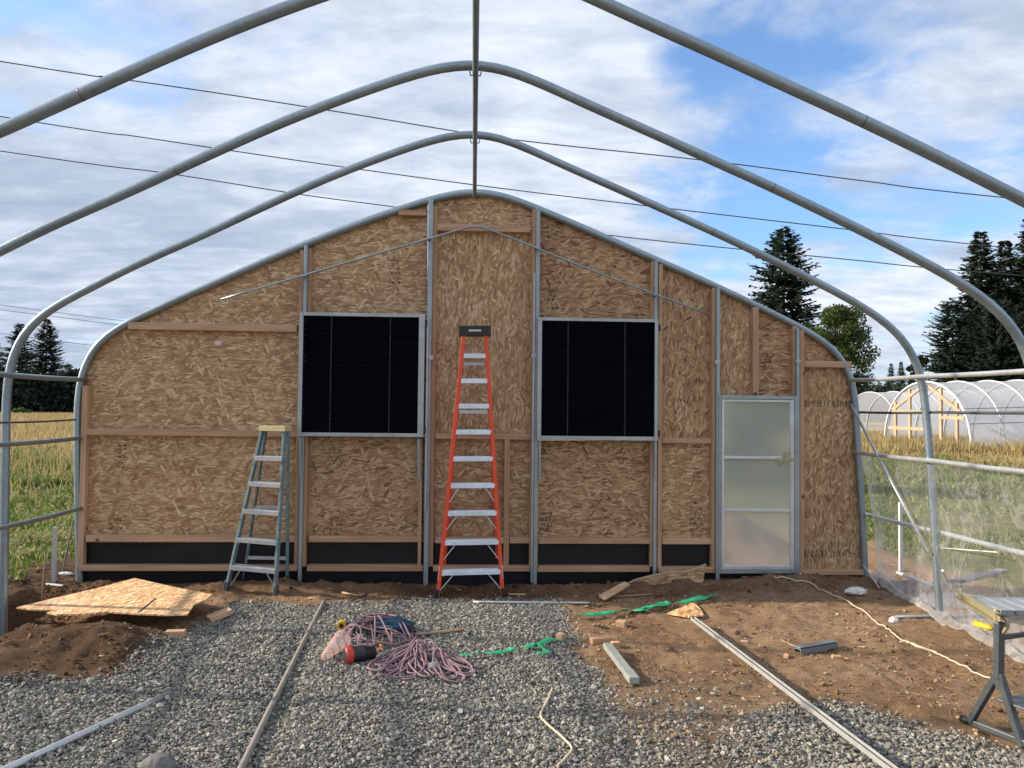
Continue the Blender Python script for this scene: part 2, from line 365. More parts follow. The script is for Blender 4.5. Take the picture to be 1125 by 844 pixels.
def ground_mat():
    m, nt, bs = newmat('ground_surface')
    tc = N(nt, 'ShaderNodeTexCoord')
    def att(n):
        a = N(nt, 'ShaderNodeAttribute'); a.attribute_name = n; return a.outputs['Fac']
    def noise(s, d=6, r=.65):
        n = N(nt, 'ShaderNodeTexNoise', Scale=s, Detail=float(d), Roughness=r); nt.links.new(tc.outputs['Object'], n.inputs['Vector']); return n.outputs['Fac']
    n1, n2, n3 = noise(1.3, 8, .7), noise(14, 8, .75), noise(90, 5, .7)
    f = math_(nt, 'ADD', math_(nt, 'MULTIPLY', n1, .45), math_(nt, 'MULTIPLY_ADD', n2, .4, math_(nt, 'MULTIPLY', n3, .25)))
    soil = ramp(nt, [(.35, (.11, .060, .032)), (.45, (.265, .160, .090)), (.54, (.375, .240, .143)), (.66, (.52, .37, .245))]); nt.links.new(f, soil.inputs[0])
    vo = N(nt, 'ShaderNodeTexVoronoi', Scale=48.0); nt.links.new(tc.outputs['Object'], vo.inputs['Vector'])
    sp = N(nt, 'ShaderNodeSeparateColor'); nt.links.new(vo.outputs['Color'], sp.inputs[0])
    gr = ramp(nt, [(0, (.085, .084, .08)), (.5, (.145, .142, .132)), (1, (.24, .234, .215))]); nt.links.new(sp.outputs[0], gr.inputs[0])
    gs = ramp(nt, [(.3, (.07, .095, .026)), (.5, (.15, .165, .055)), (.68, (.28, .24, .11))]); nt.links.new(n1, gs.inputs[0])
    w = noise(.16, 6, .6)
    stw = ramp(nt, [(.3, (.24, .17, .065)), (.5, (.36, .26, .105)), (.7, (.45, .35, .17))]); nt.links.new(math_(nt, 'MULTIPLY_ADD', n1, .5, math_(nt, 'MULTIPLY', w, .5)), stw.inputs[0])
    c = mixc(nt, soil.outputs[0], mixc(nt, soil.outputs[0], (.40, .36, .34), 1.0, 'MULTIPLY'), att('damp_shade'))  # darkens moist soil, and paints the shade of the left trench bank
    c = mixc(nt, c, gr.outputs[0], att('gravel'))
    c = mixc(nt, c, gs.outputs[0], att('grass'))
    c = mixc(nt, c, stw.outputs[0], att('straw'))
    nt.links.new(c, bs.inputs['Base Color'])
    bs.inputs['Roughness'].default_value = .95; bs.inputs['Specular IOR Level'].default_value = .15
    bp = N(nt, 'ShaderNodeBump', Strength=.9, Distance=.045); nt.links.new(f, bp.inputs['Height'])
    bp2 = N(nt, 'ShaderNodeBump', Strength=.8, Distance=.012); nt.links.new(n3, bp2.inputs['Height']); nt.links.new(bp.outputs[0], bp2.inputs['Normal'])
    nt.links.new(bp2.outputs[0], bs.inputs['Normal'])
    return m
M['ground'] = ground_mat()

# ------------------------------------------------------------------ mesh helpers
def root_loc(o):
    while o.parent: o = o.parent
    return np.array(o.location)

class MB:
    def __init__(s): s.v = []; s.f = []; s.sm = []
    def add(s, vs, fs, smooth=False):
        b = len(s.v); s.v.extend([tuple(map(float, q)) for q in vs])
        for f in fs: s.f.append(tuple(b + i for i in f)); s.sm.append(smooth)
        return s
    def box(s, x0, x1, y0, y1, z0, z1):
        x0, x1 = sorted((x0, x1)); y0, y1 = sorted((y0, y1)); z0, z1 = sorted((z0, z1))
        v = [(x0, y0, z0), (x1, y0, z0), (x1, y1, z0), (x0, y1, z0), (x0, y0, z1), (x1, y0, z1), (x1, y1, z1), (x0, y1, z1)]
        return s.add(v, [(3, 2, 1, 0), (4, 5, 6, 7), (0, 1, 5, 4), (1, 2, 6, 5), (2, 3, 7, 6), (3, 0, 4, 7)])
    def bar(s, a, b, w, h, side=(1, 0, 0)):
        a = np.array(a, float); b = np.array(b, float); d = _n(b - a)
        sd = np.array(side, float); sd = sd - sd.dot(d) * d
        if np.linalg.norm(sd) < 1e-5: sd = np.cross(d, (0, 0, 1.0)) + (1e-6, 0, 0)
        sd = _n(sd); up = np.cross(d, sd)
        v = []
        for p in (a, b):
            for i, j in ((-1, -1), (1, -1), (1, 1), (-1, 1)): v.append(p + sd * i * w / 2 + up * j * h / 2)
        return s.add(v, [(3, 2, 1, 0), (4, 5, 6, 7), (0, 1, 5, 4), (1, 2, 6, 5), (2, 3, 7, 6), (3, 0, 4, 7)])
    def channel(s, a, b, w, h, side, t=.004):
        """an open C section: web + two flanges"""
        a = np.array(a, float); b = np.array(b, float); d = _n(b - a)
        sd = np.array(side, float); sd = _n(sd - sd.dot(d) * d); up = np.cross(d, sd)
        s.bar(a, b, w, t, sd)
        for k in (-1, 1):
            o = sd * k * (w / 2 - t / 2) + up * (h / 2 + t / 2)
            s.bar(a + o, b + o, t, h, sd)
        return s
    def tube(s, pts, r, n=10, caps=True, closed=False):
        pts = [np.array(p, float) for p in pts]; m = len(pts); vs = []
        rs = r if hasattr(r, '__len__') else [r] * m
        prev = None
        for i, p in enumerate(pts):
            if closed: t = pts[(i + 1) % m] - pts[i - 1]
            else: t = pts[min(i + 1, m - 1)] - pts[max(i - 1, 0)]
            L = np.linalg.norm(t); t = t / L if L > 1e-12 else np.array((0, 0, 1.0))
            if prev is None:
                a = np.array((0, 0, 1.0)) if abs(t[2]) < .9 else np.array((1.0, 0, 0))
                prev = _n(a - a.dot(t) * t)
            else:
                q = prev - prev.dot(t) * t
                prev = _n(q) if np.linalg.norm(q) > 1e-6 else prev
            b = np.cross(t, prev)
            for k in range(n):
                an = 2 * math.pi * k / n; vs.append(p + (prev * math.cos(an) + b * math.sin(an)) * rs[i])
        fs = []
        for i in range(m if closed else m - 1):
            j = (i + 1) % m
            for k in range(n): fs.append((i * n + k, i * n + (k + 1) % n, j * n + (k + 1) % n, j * n + k))
        s.add(vs, fs, True)
        if caps and not closed:
            b0 = len(s.v) - m * n
            s.f.append(tuple(b0 + k for k in reversed(range(n)))); s.sm.append(False)
            s.f.append(tuple(b0 + (m - 1) * n + k for k in range(n))); s.sm.append(False)
        return s
    def prism(s, pts, off):
        """extrude a polygon (3-D points) along off"""
        n = len(pts); off = np.array(off, float)
        v = [np.array(p, float) for p in pts] + [np.array(p, float) + off for p in pts]
        f = [tuple(reversed(range(n))), tuple(range(n, 2 * n))] + [(i, (i + 1) % n, n + (i + 1) % n, n + i) for i in range(n)]
        return s.add(v, f)
    def build(s, name, mat, parent=None, bevel=0, label=None, loc=None):
        o0 = root_loc(parent) if parent is not None else (np.array(loc, float) if loc is not None else np.zeros(3))
        me = bpy.data.meshes.new(name)
        v = np.array(s.v) - o0
        me.from_pydata(v.tolist(), [], s.f)
        me.polygons.foreach_set('use_smooth', s.sm)
        me.materials.append(mat); me.update()
        import bmesh
        bm = bmesh.new(); bm.from_mesh(me); bmesh.ops.recalc_face_normals(bm, faces=bm.faces); bm.to_mesh(me); bm.free()
        o = bpy.data.objects.new(name, me); COL.objects.link(o)
        if parent is not None: o.parent = parent
        elif loc is not None: o.location = loc
        if bevel:
            b = o.modifiers.new('bevel', 'BEVEL'); b.width = bevel; b.segments = 2; b.limit_method = 'ANGLE'; b.angle_limit = R(40)
        if label: o['label'] = label
        return o

def np_mesh(name, V, Fa, mat, parent=None, loc=None, smooth=False):
    """V (n,3), Fa (m,k) fixed-size faces; fast path"""
    o0 = root_loc(parent) if parent is not None else (np.array(loc, float) if loc is not None else np.zeros(3))
    V = np.asarray(V, np.float32) - o0.astype(np.float32)
    me = bpy.data.meshes.new(name); m, k = Fa.shape
    me.vertices.add(len(V)); me.vertices.foreach_set('co', V.ravel())
    me.loops.add(m * k); me.loops.foreach_set('vertex_index', Fa.astype(np.int32).ravel())
    me.polygons.add(m); me.polygons.foreach_set('loop_start', np.arange(0, m * k, k, dtype=np.int32))
    try: me.polygons.foreach_set('loop_total', np.full(m, k, np.int32))
    except Exception: pass
    me.polygons.foreach_set('use_smooth', np.full(m, smooth, bool))
    me.materials.append(mat); me.update(calc_edges=True); me.validate()
    o = bpy.data.objects.new(name, me); COL.objects.link(o)
    if parent is not None: o.parent = parent
    elif loc is not None: o.location = loc
    return o

def thing(name, label, cat, loc, group=None):
    o = bpy.data.objects.new(name, None); COL.objects.link(o); o.location = tuple(map(float, loc)); o.empty_display_size = .2
    o['label'] = label; o['category'] = cat
    if group: o['group'] = group
    return o
def tag(o, label, cat, group=None, kind=None):
    if label: o['label'] = label
    if cat: o['category'] = cat
    if group: o['group'] = group
    if kind: o['kind'] = kind
    return o
def smooth_pts(pts, n=8):
    """Catmull-Rom through pts"""
    pts = [np.array(p, float) for p in pts]; out = []
    for i in range(len(pts) - 1):
        p0, p1, p2, p3 = pts[max(i - 1, 0)], pts[i], pts[i + 1], pts[min(i + 2, len(pts) - 1)]
        for k in range(n):
            t = k / n
            out.append(.5 * ((2 * p1) + (-p0 + p2) * t + (2 * p0 - 5 * p1 + 4 * p2 - p3) * t * t + (-p0 + 3 * p1 - 3 * p2 + p3) * t ** 3))
    out.append(pts[-1]); return out

# ------------------------------------------------------------------ ground
def axis(a, b, step, far, g=1.22):
    mid = list(np.arange(a, b + 1e-6, step)); hi = []; s = step; x = b
    while x < far: s *= g; x += s; hi.append(x)
    lo = []; s = step; x = a
    while x > -far: s *= g; x -= s; lo.append(x)
    return np.array(lo[::-1] + mid + hi)
gx = axis(-4.6, 4.6, .026, 3500); gy = axis(2.4, 7.9, .026, 3500)
XX, YY = np.meshgrid(gx, gy); ZZ = ground_z(XX.ravel(), YY.ravel())
V = np.stack([XX.ravel(), YY.ravel(), ZZ], 1)
nx, ny = len(gx), len(gy)
ii = (np.arange(ny - 1)[:, None] * nx + np.arange(nx - 1)[None, :]).ravel()
Fg = np.stack([ii, ii + 1, ii + nx + 1, ii + nx], 1)
ground = np_mesh('ground', V, Fg, M['ground'], smooth=True)
for nme, arr in (('damp_shade', damp_shade_w(V[:, 0], V[:, 1])), ('gravel', gravel_w(V[:, 0], V[:, 1])), ('grass', grass_w(V[:, 0], V[:, 1])), ('straw', straw_w(V[:, 0], V[:, 1]))):
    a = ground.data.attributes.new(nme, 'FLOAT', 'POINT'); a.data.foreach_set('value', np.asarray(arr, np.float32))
tag(ground, None, None, kind='structure')

# ------------------------------------------------------------------ gravel stones and soil clods (stuff)
_t = (1 + 5 ** .5) / 2
ICO = np.array([(-1, _t, 0), (1, _t, 0), (-1, -_t, 0), (1, -_t, 0), (0, -1, _t), (0, 1, _t), (0, -1, -_t), (0, 1, -_t), (_t, 0, -1), (_t, 0, 1), (-_t, 0, -1), (-_t, 0, 1)], float)
ICO /= np.linalg.norm(ICO[0])
IF = np.array([(0, 11, 5), (0, 5, 1), (0, 1, 7), (0, 7, 10), (0, 10, 11), (1, 5, 9), (5, 11, 4), (11, 10, 2), (10, 7, 6), (7, 1, 8), (3, 9, 4), (3, 4, 2), (3, 2, 6), (3, 6, 8), (3, 8, 9), (4, 9, 5), (2, 4, 11), (6, 2, 10), (8, 6, 7), (9, 8, 1)])
def rand_rot(n):
    q = rng.normal(size=(n, 4)); q /= np.linalg.norm(q, axis=1)[:, None]
    w, x, y, z = q.T
    return np.stack([1 - 2 * (y * y + z * z), 2 * (x * y - z * w), 2 * (x * z + y * w), 2 * (x * y + z * w), 1 - 2 * (x * x + z * z), 2 * (y * z - x * w),
                     2 * (x * z - y * w), 2 * (y * z + x * w), 1 - 2 * (x * x + y * y)], 1).reshape(n, 3, 3)
def lumps(name, xs, ys, size, mat, sink=.25, flat=(.55, 1.0)):
    n = len(xs)
    sv = ICO[None] * (1 + .42 * (rng.random((n, 12, 1)) * 2 - 1))
    sv = sv * (rng.uniform(.5, 1.25, (n, 1, 3)))
    sv = np.einsum('nij,nkj->nki', rand_rot(n), sv)
    sv[:, :, 2] *= rng.uniform(flat[0], flat[1], (n, 1))
    sv *= (size / 2)[:, None, None]
    zs = ground_z(xs, ys) + size * rng.uniform(-.12, .5 - sink + .12, n)
    sv += np.stack([xs, ys, zs], 1)[:, None, :]
    Fa = (IF[None] + (np.arange(n) * 12)[:, None, None]).reshape(-1, 3)
    return np_mesh(name, sv.reshape(-1, 3), Fa, mat)
def view_scatter(n, x0, x1, y0, y1, pw=1.0):
    # roughly even on the ground, kept to the wedge the place shows
    ys = y0 + (y1 - y0) * rng.random(n) ** pw; xs = rng.uniform(x0, x1, n)
    k = np.abs(xs) < .82 * ys + .6
    return xs[k], ys[k]
xs, ys = view_scatter(300000, -4.2, 3.6, 2.2, 7.0)
keep = rng.random(len(xs)) < gravel_w(xs, ys) ** 1.3
xs, ys = xs[keep], ys[keep]
sz = np.clip(rng.lognormal(math.log(.0140), .36, len(xs)), .007, .040)
tag(lumps('gravel', xs, ys, sz, M['gravel']), 'loose grey crushed stone covering the floor', 'gravel', kind='stuff')
xs, ys = view_scatter(120000, -4.4, 4.6, 2.3, 7.6)
keep = rng.random(len(xs)) < (1 - gravel_w(xs, ys)) * (.12 + 1.1 * np.clip(fbm(xs * 2.3, ys * 2.3), 0, 1))
xs, ys = xs[keep], ys[keep]
sz = np.clip(rng.lognormal(math.log(.009), .55, len(xs)), .004, .05)
dk = rng.random(len(xs)) < damp_shade_w(xs, ys)
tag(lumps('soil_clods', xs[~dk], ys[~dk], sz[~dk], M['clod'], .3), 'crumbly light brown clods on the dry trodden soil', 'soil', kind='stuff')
tag(lumps('soil_clods', xs[dk], ys[dk], sz[dk] * 1.25, M['clod_damp_shade'], .3), 'dark clods, moist on the dug heap and along the wall, shade-coloured on the trench bank', 'soil', kind='stuff')

# ------------------------------------------------------------------ grass (stuff)
def blades(name, xs, ys, h, w, mat, lean=.35, kind_label='', z0=None):
    n = len(xs); az = rng.uniform(0, 2 * math.pi, n); fa = rng.uniform(0, 2 * math.pi, n)
    zb = ground_z(xs, ys) - .01 if z0 is None else z0
    sx, sy = np.cos(fa) * w / 2, np.sin(fa) * w / 2
    ln = h * lean * rng.random(n); lx, ly = np.cos(az) * ln, np.sin(az) * ln
    p = np.zeros((n, 5, 3))
    p[:, 0] = np.stack([xs - sx, ys - sy, zb], 1); p[:, 1] = np.stack([xs + sx, ys + sy, zb], 1)
    p[:, 2] = np.stack([xs + .35 * lx + sx * .8, ys + .35 * ly + sy * .8, zb + h * .6], 1); p[:, 3] = np.stack([xs + .35 * lx - sx * .8, ys + .35 * ly - sy * .8, zb + h * .6], 1)
    p[:, 4] = np.stack([xs + lx, ys + ly, zb + h], 1)
    b = (np.arange(n) * 5)[:, None]
    F3 = np.concatenate([b + np.array([[0, 1, 2]]), b + np.array([[0, 2, 3]]), b + np.array([[3, 2, 4]])], 0)
    return np_mesh(name, p.reshape(-1, 3), F3, mat)
def wedge(n, k0, k1, y0, y1, pw=.5):
    ys = (y0 ** 2 + (y1 ** 2 - y0 ** 2) * rng.random(n)) ** .5; ks = rng.uniform(k0, k1, n)
    return ks * ys, ys
xs, ys = wedge(120000, -.86, -.46, 6.2, 25)
k = rng.random(len(xs)) < grass_w(xs, ys) * (1 - .85 * sstep(11, 22, ys)) * (.35 + .65 * sstep(-.2, .2, fbm(xs * .8, ys * .8))); xs, ys = xs[k], ys[k]
h = rng.uniform(.02, .11, len(xs)) * (.8 + 2.2 * sstep(11, 18, ys)) * (1 + 1.6 * np.clip(fbm(xs * 1.3, ys * 1.3), -.4, .6)); w = .010 + .0014 * ys
o = blades('grass', xs, ys, h, w * rng.uniform(.7, 1.5, len(xs)), M['grass'], 1.3)
tag(o, 'green weedy grass beside the left hoop legs', 'grass', kind='stuff')
xs, ys = wedge(700, -.8, -.46, 8, 20)
tag(lumps('clover_flowers', xs, ys, np.full(len(xs), .03), M['clover'], -4.0), 'tiny white clover heads in the green grass', 'clover', kind='stuff')
xs, ys = wedge(120000, .46, .90, 5.6, 27)
k = rng.random(len(xs)) < grass_w(xs, ys) * (1 - .9 * sstep(18, 23, ys)) * (.15 + .85 * sstep(-.12, .25, fbm(xs * .55, ys * .55))) * sstep(6.5, 10, ys); xs, ys = xs[k], ys[k]
h = rng.uniform(.02, .09, len(xs)) * (.7 + 2.4 * sstep(13, 22, ys)) * (1 + 1.6 * np.clip(fbm(xs * 1.1, ys * 1.1), -.4, .6)); w = .010 + .0013 * ys
tag(blades('grass', xs, ys, h, w * rng.uniform(.7, 1.5, len(xs)), M['grass'], 1.3), 'patchy green grass behind the clear plastic side sheet', 'grass', kind='stuff')
xs, ys = wedge(75000, -.9, -.42, 10, 105)
k = rng.random(len(xs)) < np.maximum(straw_w(xs, ys), .9 * sstep(10, 20, ys)); xs, ys = xs[k], ys[k]
h = rng.uniform(.25, .6, len(xs)); w = .01 + .0011 * ys
tag(blades('dry_grass', xs, ys, h, w, M['straw'], .5), 'golden dry grass field in front of the dark hedge', 'dry grass', kind='stuff')
xs, ys = wedge(95000, .42, .95, 12, 48)
k = rng.random(len(xs)) < straw_w(xs, ys) ; xs, ys = xs[k], ys[k]
h = rng.uniform(.22, .55, len(xs)) * (.5 + .9 * sstep(-.2, .25, fbm(xs * .35, ys * .35))) * (.35 + .65 * sstep(18, 28, ys)); w = .01 + .0011 * ys
tag(blades('dry_grass', xs, ys, h, w, M['straw'], .5), 'tall yellow dry grass in front of the plastic tunnels', 'dry grass', kind='stuff')

# ------------------------------------------------------------------ greenhouse frame
D1, D2, D3, DE = 3.62, 4.757, 5.98, 7.2
frame = thing('greenhouse_frame', 'galvanised steel greenhouse frame of bent hoops, purlin and side rails, uncovered', 'greenhouse frame', (0, 5.5, 0))
H3 = [(3, 720), (4, 640), (5.5, 540), (6.4, 470), (7, 425), (9.6, 398), (16, 379), (27.7, 359.7), (42.6, 345.8), (64, 334), (85.3, 323.5), (119.4, 306.4), (142, 294), (213, 263),
      (290, 227), (355.6, 197.5), (400, 180), (451, 161.5), (486.7, 150), (505, 146.3), (522, 145), (540, 147), (575.6, 161.5), (629, 186), (680, 208), (725, 228.5), (780, 253), (845, 284),
      (906, 314.5), (954, 340.5), (990.5, 367.6), (1006, 390), (1013, 411), (1015.5, 431), (1022, 506.7), (1027, 585), (1032.7, 672), (1034, 700)]
HE = [(88, 660), (87, 600), (86, 560), (85, 500), (85, 440), (87, 418), (92, 400), (101, 382), (116, 367), (150, 350), (200, 327), (250, 305), (300, 283), (330, 271), (380, 251), (430, 233.5),
      (470, 220.5), (500, 212.5), (522, 210), (540, 211.5), (560, 217.5), (590, 229.5), (650, 255), (700, 277), (750, 298.5), (800, 321), (850, 345), (880, 360), (905, 374), (922, 388),
      (932, 402), (938, 420), (940.5, 450), (943, 500), (947, 560), (951, 640), (952, 660)]
prof = [P(u, v, D3) for u, v in H3]
def relax(pts, k=10):
    pts = np.array(smooth_pts(pts, 6)); L = np.r_[0, np.cumsum(np.linalg.norm(np.diff(pts, axis=0), axis=1))]
    q = np.linspace(0, L[-1], 150); pts = np.stack([np.interp(q, L, pts[:, i]) for i in range(3)], 1)
    for _ in range(k): pts[1:-1] = .5 * pts[1:-1] + .25 * (pts[2:] + pts[:-2])
    return list(pts)
prof = relax(prof)
def joint_at(pts, frac):
    return pts[int(len(pts) * frac)], pts[int(len(pts) * frac) + 1]
for D, lab in ((D1, None), (D2, None), (D3, None)):
    pts = [np.array((p[0], D, p[2])) for p in prof]
    h = MB().tube(pts, .0302, 16).build('hoop', M['galv'], frame)
    for fr in (.34, .66):
        i = int(len(pts) * fr); a, b = pts[i], pts[i + 1]; d = _n(b - a)
        MB().tube([a - d * .003, a + d * .003], .0307, 14).build('coupling', M['steel_grey'], h)
he = relax([P(u, v, DE) for u, v in HE])
hE = MB().tube(he, .031, 14).build('hoop', M['galv'], frame, label='end hoop the timber wall is fixed to')
# wiggle-wire channel riding on the end hoop
cen = np.array((0, DE, 1.4)); cv = []
for p in he:
    d = _n(p - cen); cv.append(p + d * .032 + np.array((0, .018, 0)))
MB().tube(cv, .012, 6).build('lock_channel', M['galv_post'], hE)
apex3 = max(prof, key=lambda p: p[2]).copy(); apexE = max(he, key=lambda p: p[2]).copy()
apex3[0] = P(522, 146, D3)[0]; apexE[0] = P(521.5, 210, DE)[0]
MB().tube([(apex3[0], .6, apex3[2] - .052), (apex3[0], D3, apex3[2] - .052), (apexE[0], DE - .05, apexE[2] - .045)], .019, 12).build('ridge_purlin', M['galv'], frame)
for D in (D2, D3):
    b = MB()
    b.tube([(apex3[0] - .045, D, apex3[2] + .0), (apex3[0] - .03, D - .03, apex3[2] - .075), (apex3[0] + .03, D - .03, apex3[2] - .075), (apex3[0] + .045, D, apex3[2])], .005, 6)
    b.build('clamp', M['galv_post'], frame)
def line_through(a, b, y0, y1):
    a = np.array(a); b = np.array(b)
    f = lambda y: a + (b - a) * ((y - a[1]) / (b[1] - a[1]))
    return [f(y1), f(y0)]
rails = []
def rail(name, pa, pb, r, mat, off, y0=1.6, extra=.05, label=None):
    a, b = P(*pa, DE), P(*pb, D3); a[0] += off; b[0] += off
    q = line_through(a, b, y0, DE + extra)
    m = [q[0] + (q[1] - q[0]) * t + np.array((0, 0, -.006 * math.sin(math.pi * ((t * 4) % 1)))) for t in np.linspace(0, 1, 17)]
    MB().tube(m, r, 10).build(name, mat, frame, label=label); return q
rail('side_rail', (87, 417), (6, 412), .021, M['galv'], .045)
rU = rail('side_rail', (938, 418), (1013, 414), .018, M['galv_pale'], -.045)
rail('side_rail', (84, 481), (7, 487.5), .019, M['galv'], .045)
rM = rail('side_rail', (944, 497), (1021, 505.5), .019, M['galv_pale'], -.045)
rail('side_rail', (85, 558), (7, 577), .019, M['galv'], .045)
rL = rail('side_rail', (950, 566), (1027, 585), .019, M['galv_pale'], .045)
rail('cable', (82, 461), (8, 464), .008, M['cable'], .01)
rail('cable', (943, 453), (1018, 453), .011, M['cable'], .03)
MB().tube([P(938, 444, DE - .02) + (-.03, 0, 0), P(1026, 608, D3) + (-.04, 0, 0)], .012, 8).build('diagonal_brace', M['galv_pale'], frame)
pb = MB()
pk = P(521, 249.5, 6.98)
pb.tube(smooth_pts([P(243, 329, 7.10), P(380, 289, 7.05), P(500, 254, 6.98), pk, P(542, 254, 6.98), P(660, 301, 7.05), P(778, 345, 7.10)], 4), .0088, 8)
pb.build('peak_brace', M['galv'], frame)
for (u, v) in ((334, 303), (471, 262), (590, 272), (720, 324)):
    p = P(u, v, 7.08); MB().box(p[0] - .02, p[0] + .02, 7.06, 7.15, p[2] - .008, p[2] + .008).build('clamp', M['galv_post'], frame)

# ------------------------------------------------------------------ end wall
wall = thing('end_wall', 'timber framed end wall sheathed in strand board with two louvred vents and door', 'wall', (0, DE, 0))
heu = np.array(HE, float)
topc = heu[5:-5]
def topv(u): return float(np.interp(u, topc[:, 0], topc[:, 1]))
YO = 7.235          # front face of the board
def rectw(u0, v0, u1, v1, Y):
    um, vm = (u0 + u1) / 2, (v0 + v1) / 2
    return P(u0, vm, Y)[0], P(u1, vm, Y)[0], P(um, v1, Y)[2], P(um, v0, Y)[2]
def board(pts, mat):
    MB().prism([P(u, v, YO) for u, v in pts], (0, .012, 0)).build('wall_board', mat, wall)
def tops(u0, u1, d=0):
    us = [u0] + [u for u in topc[:, 0] if u0 < u < u1] + [u1]
    return [(u, topv(u) + d) for u in us]
g = .35
board([(90, 475.5), (90, 420), (93, 402)] + tops(102, 331 - g) + [(331 - g, 475.5)], M['osb_h'])
board([(90, 596), (90, 476), (331 - g, 476), (331 - g, 596)], M['osb_h'])
board(tops(331 + g, 470 - g) + [(470 - g, 478.7), (331 + g, 478.7)], M['osb_h'])
board([(331 + g, 479.2), (470 - g, 479.2), (468 - g, 596), (329 + g, 596)], M['osb_h'])
board(tops(470 + g, 588 - g) + [(587.5 - g, 250.7), (470 + g, 250.7)], M['osb_h'])
board([(470 + g, 251.3), (587.5 - g, 251.3), (586 - g, 479), (470 + g, 479)], M['osb_v'])
board([(470 + g, 479.5), (586 - g, 479.5), (585 - g, 596), (468 + g, 596)], M['osb_h'])
board(tops(588 + g, 721 - g) + [(720 - g, 483.5), (587 + g, 483.5)], M['osb_h'])
board([(587 + g, 484), (720 - g, 484), (718 - g, 597), (585 + g, 597)], M['osb_h'])
board(tops(721 + g, 787.5 - g) + [(785 - g, 483.5), (720 + g, 483.5)], M['osb_v'])
board([(720 + g, 484), (785 - g, 484), (784 - g, 597.5), (718 + g, 597.5)], M['osb_h'])
board(tops(787.5 + g, 829 - g) + [(829 - g, 437), (787.5 + g, 437)], M['osb_v'])
board(tops(829 + g, 876 - g) + [(876 - g, 437), (829 + g, 437)], M['osb_h'])
board(tops(876 + g, 934) + [(935, 400), (876 + g, 400)], M['osb_h'])
board([(876 + g, 400.5), (935, 400.5), (938.5, 440), (941, 500), (945, 560), (948, 628), (875 + g, 628)], M['osb_v'])
def member(u0, v0, u1, v1, y0=7.166, y1=7.233, mat=None, bev=.003, name='stud'):
    x0, x1, z0, z1 = rectw(u0, v0, u1, v1, (y0 + y1) / 2)
    mat = mat or (M['lum_z'] if (v1 - v0) > (u1 - u0) else M['lum_x'])
    return MB().box(x0, x1, y0, y1, z0, z1).build(name, mat, wall, bev)
for (u0, v0, u1, v1) in [(89.5, 424, 95.5, 622), (327, 276, 331.3, 622), (335.2, 274, 339.8, 622), (460, 482, 463.7, 622), (473, 227, 478.3, 622), (583, 231, 587.2, 622), (587.5, 485, 591, 623),
                         (714.3, 288, 718.6, 622), (722, 291, 726.5, 624), (780.8, 317, 785.8, 626), (826, 338, 832.4, 435), (869.8, 359, 874.8, 435), (877.3, 363, 882, 629), (553.5, 482.5, 559.5, 622)]:
    member(u0, v0, u1, v1)
for (u0, v0, u1, v1) in [(142, 355.7, 326.8, 363.6), (95.8, 472, 326.8, 479), (478.6, 476.5, 582.8, 482.5), (727, 481, 780.5, 487), (882.3, 397, 934, 404), (478.6, 247.5, 582.8, 255), (438, 231.5, 469, 237.5),
                         (95.8, 588, 326.8, 594.8), (340, 588.5, 459.8, 595), (478.6, 590, 553.3, 596.5), (559.7, 590, 582.8, 596.5), (591.3, 590.5, 714, 597), (726.8, 591, 780.5, 597.5), (311, 355.7, 326.6, 364.2)]:
    if u0 == 311: continue
    member(u0, v0, u1, v1, 7.170, name='girt')
for (u0, v0, u1, v1) in [(89.5, 620.3, 328, 626.5), (338, 620.3, 465, 626.8), (476, 621, 582, 627), (590, 621.3, 713, 627.5), (722, 622.5, 785.5, 628.5), (880, 626, 947, 631)]:
    member(u0, v0, u1, v1, 7.160, 7.240, name='sill_plate')
for (u, ut, ub, v0, v1) in [(333.4, 3.8, 3.8, 270, 648), (470.6, 5.0, 5.0, 219, 648), (589.3, 4.4, 4.4, 229, 648), (719.7, 3.8, 3.8, 287, 645), (788.3, 3.8, 3.8, 316, 642), (875.9, 3.4, 3.4, 361, 640)]:
    a, b = P(u, 440, 7.15), P(u, 440, 7.15)
    zt, zb = P(u, v0, 7.15)[2], P(u, v1, 7.15)[2]
    w = ut * 7.15 / F
    MB().box(a[0] - w / 2, a[0] + w / 2, 7.128, 7.164, zb - .1, zt).build('steel_post', M['galv_post'], wall, .003)
def kick(u0, v0, u1, v1):
    x0, x1, z0, z1 = rectw(u0, v0, u1, v1, 7.25)
    MB().box(x0, x1, 7.249, 7.262, z0 - .15, z1).build('black_skirting', M['black'], wall)
kick(91, 592, 786.5, 652); kick(787.5, 628, 948, 645)

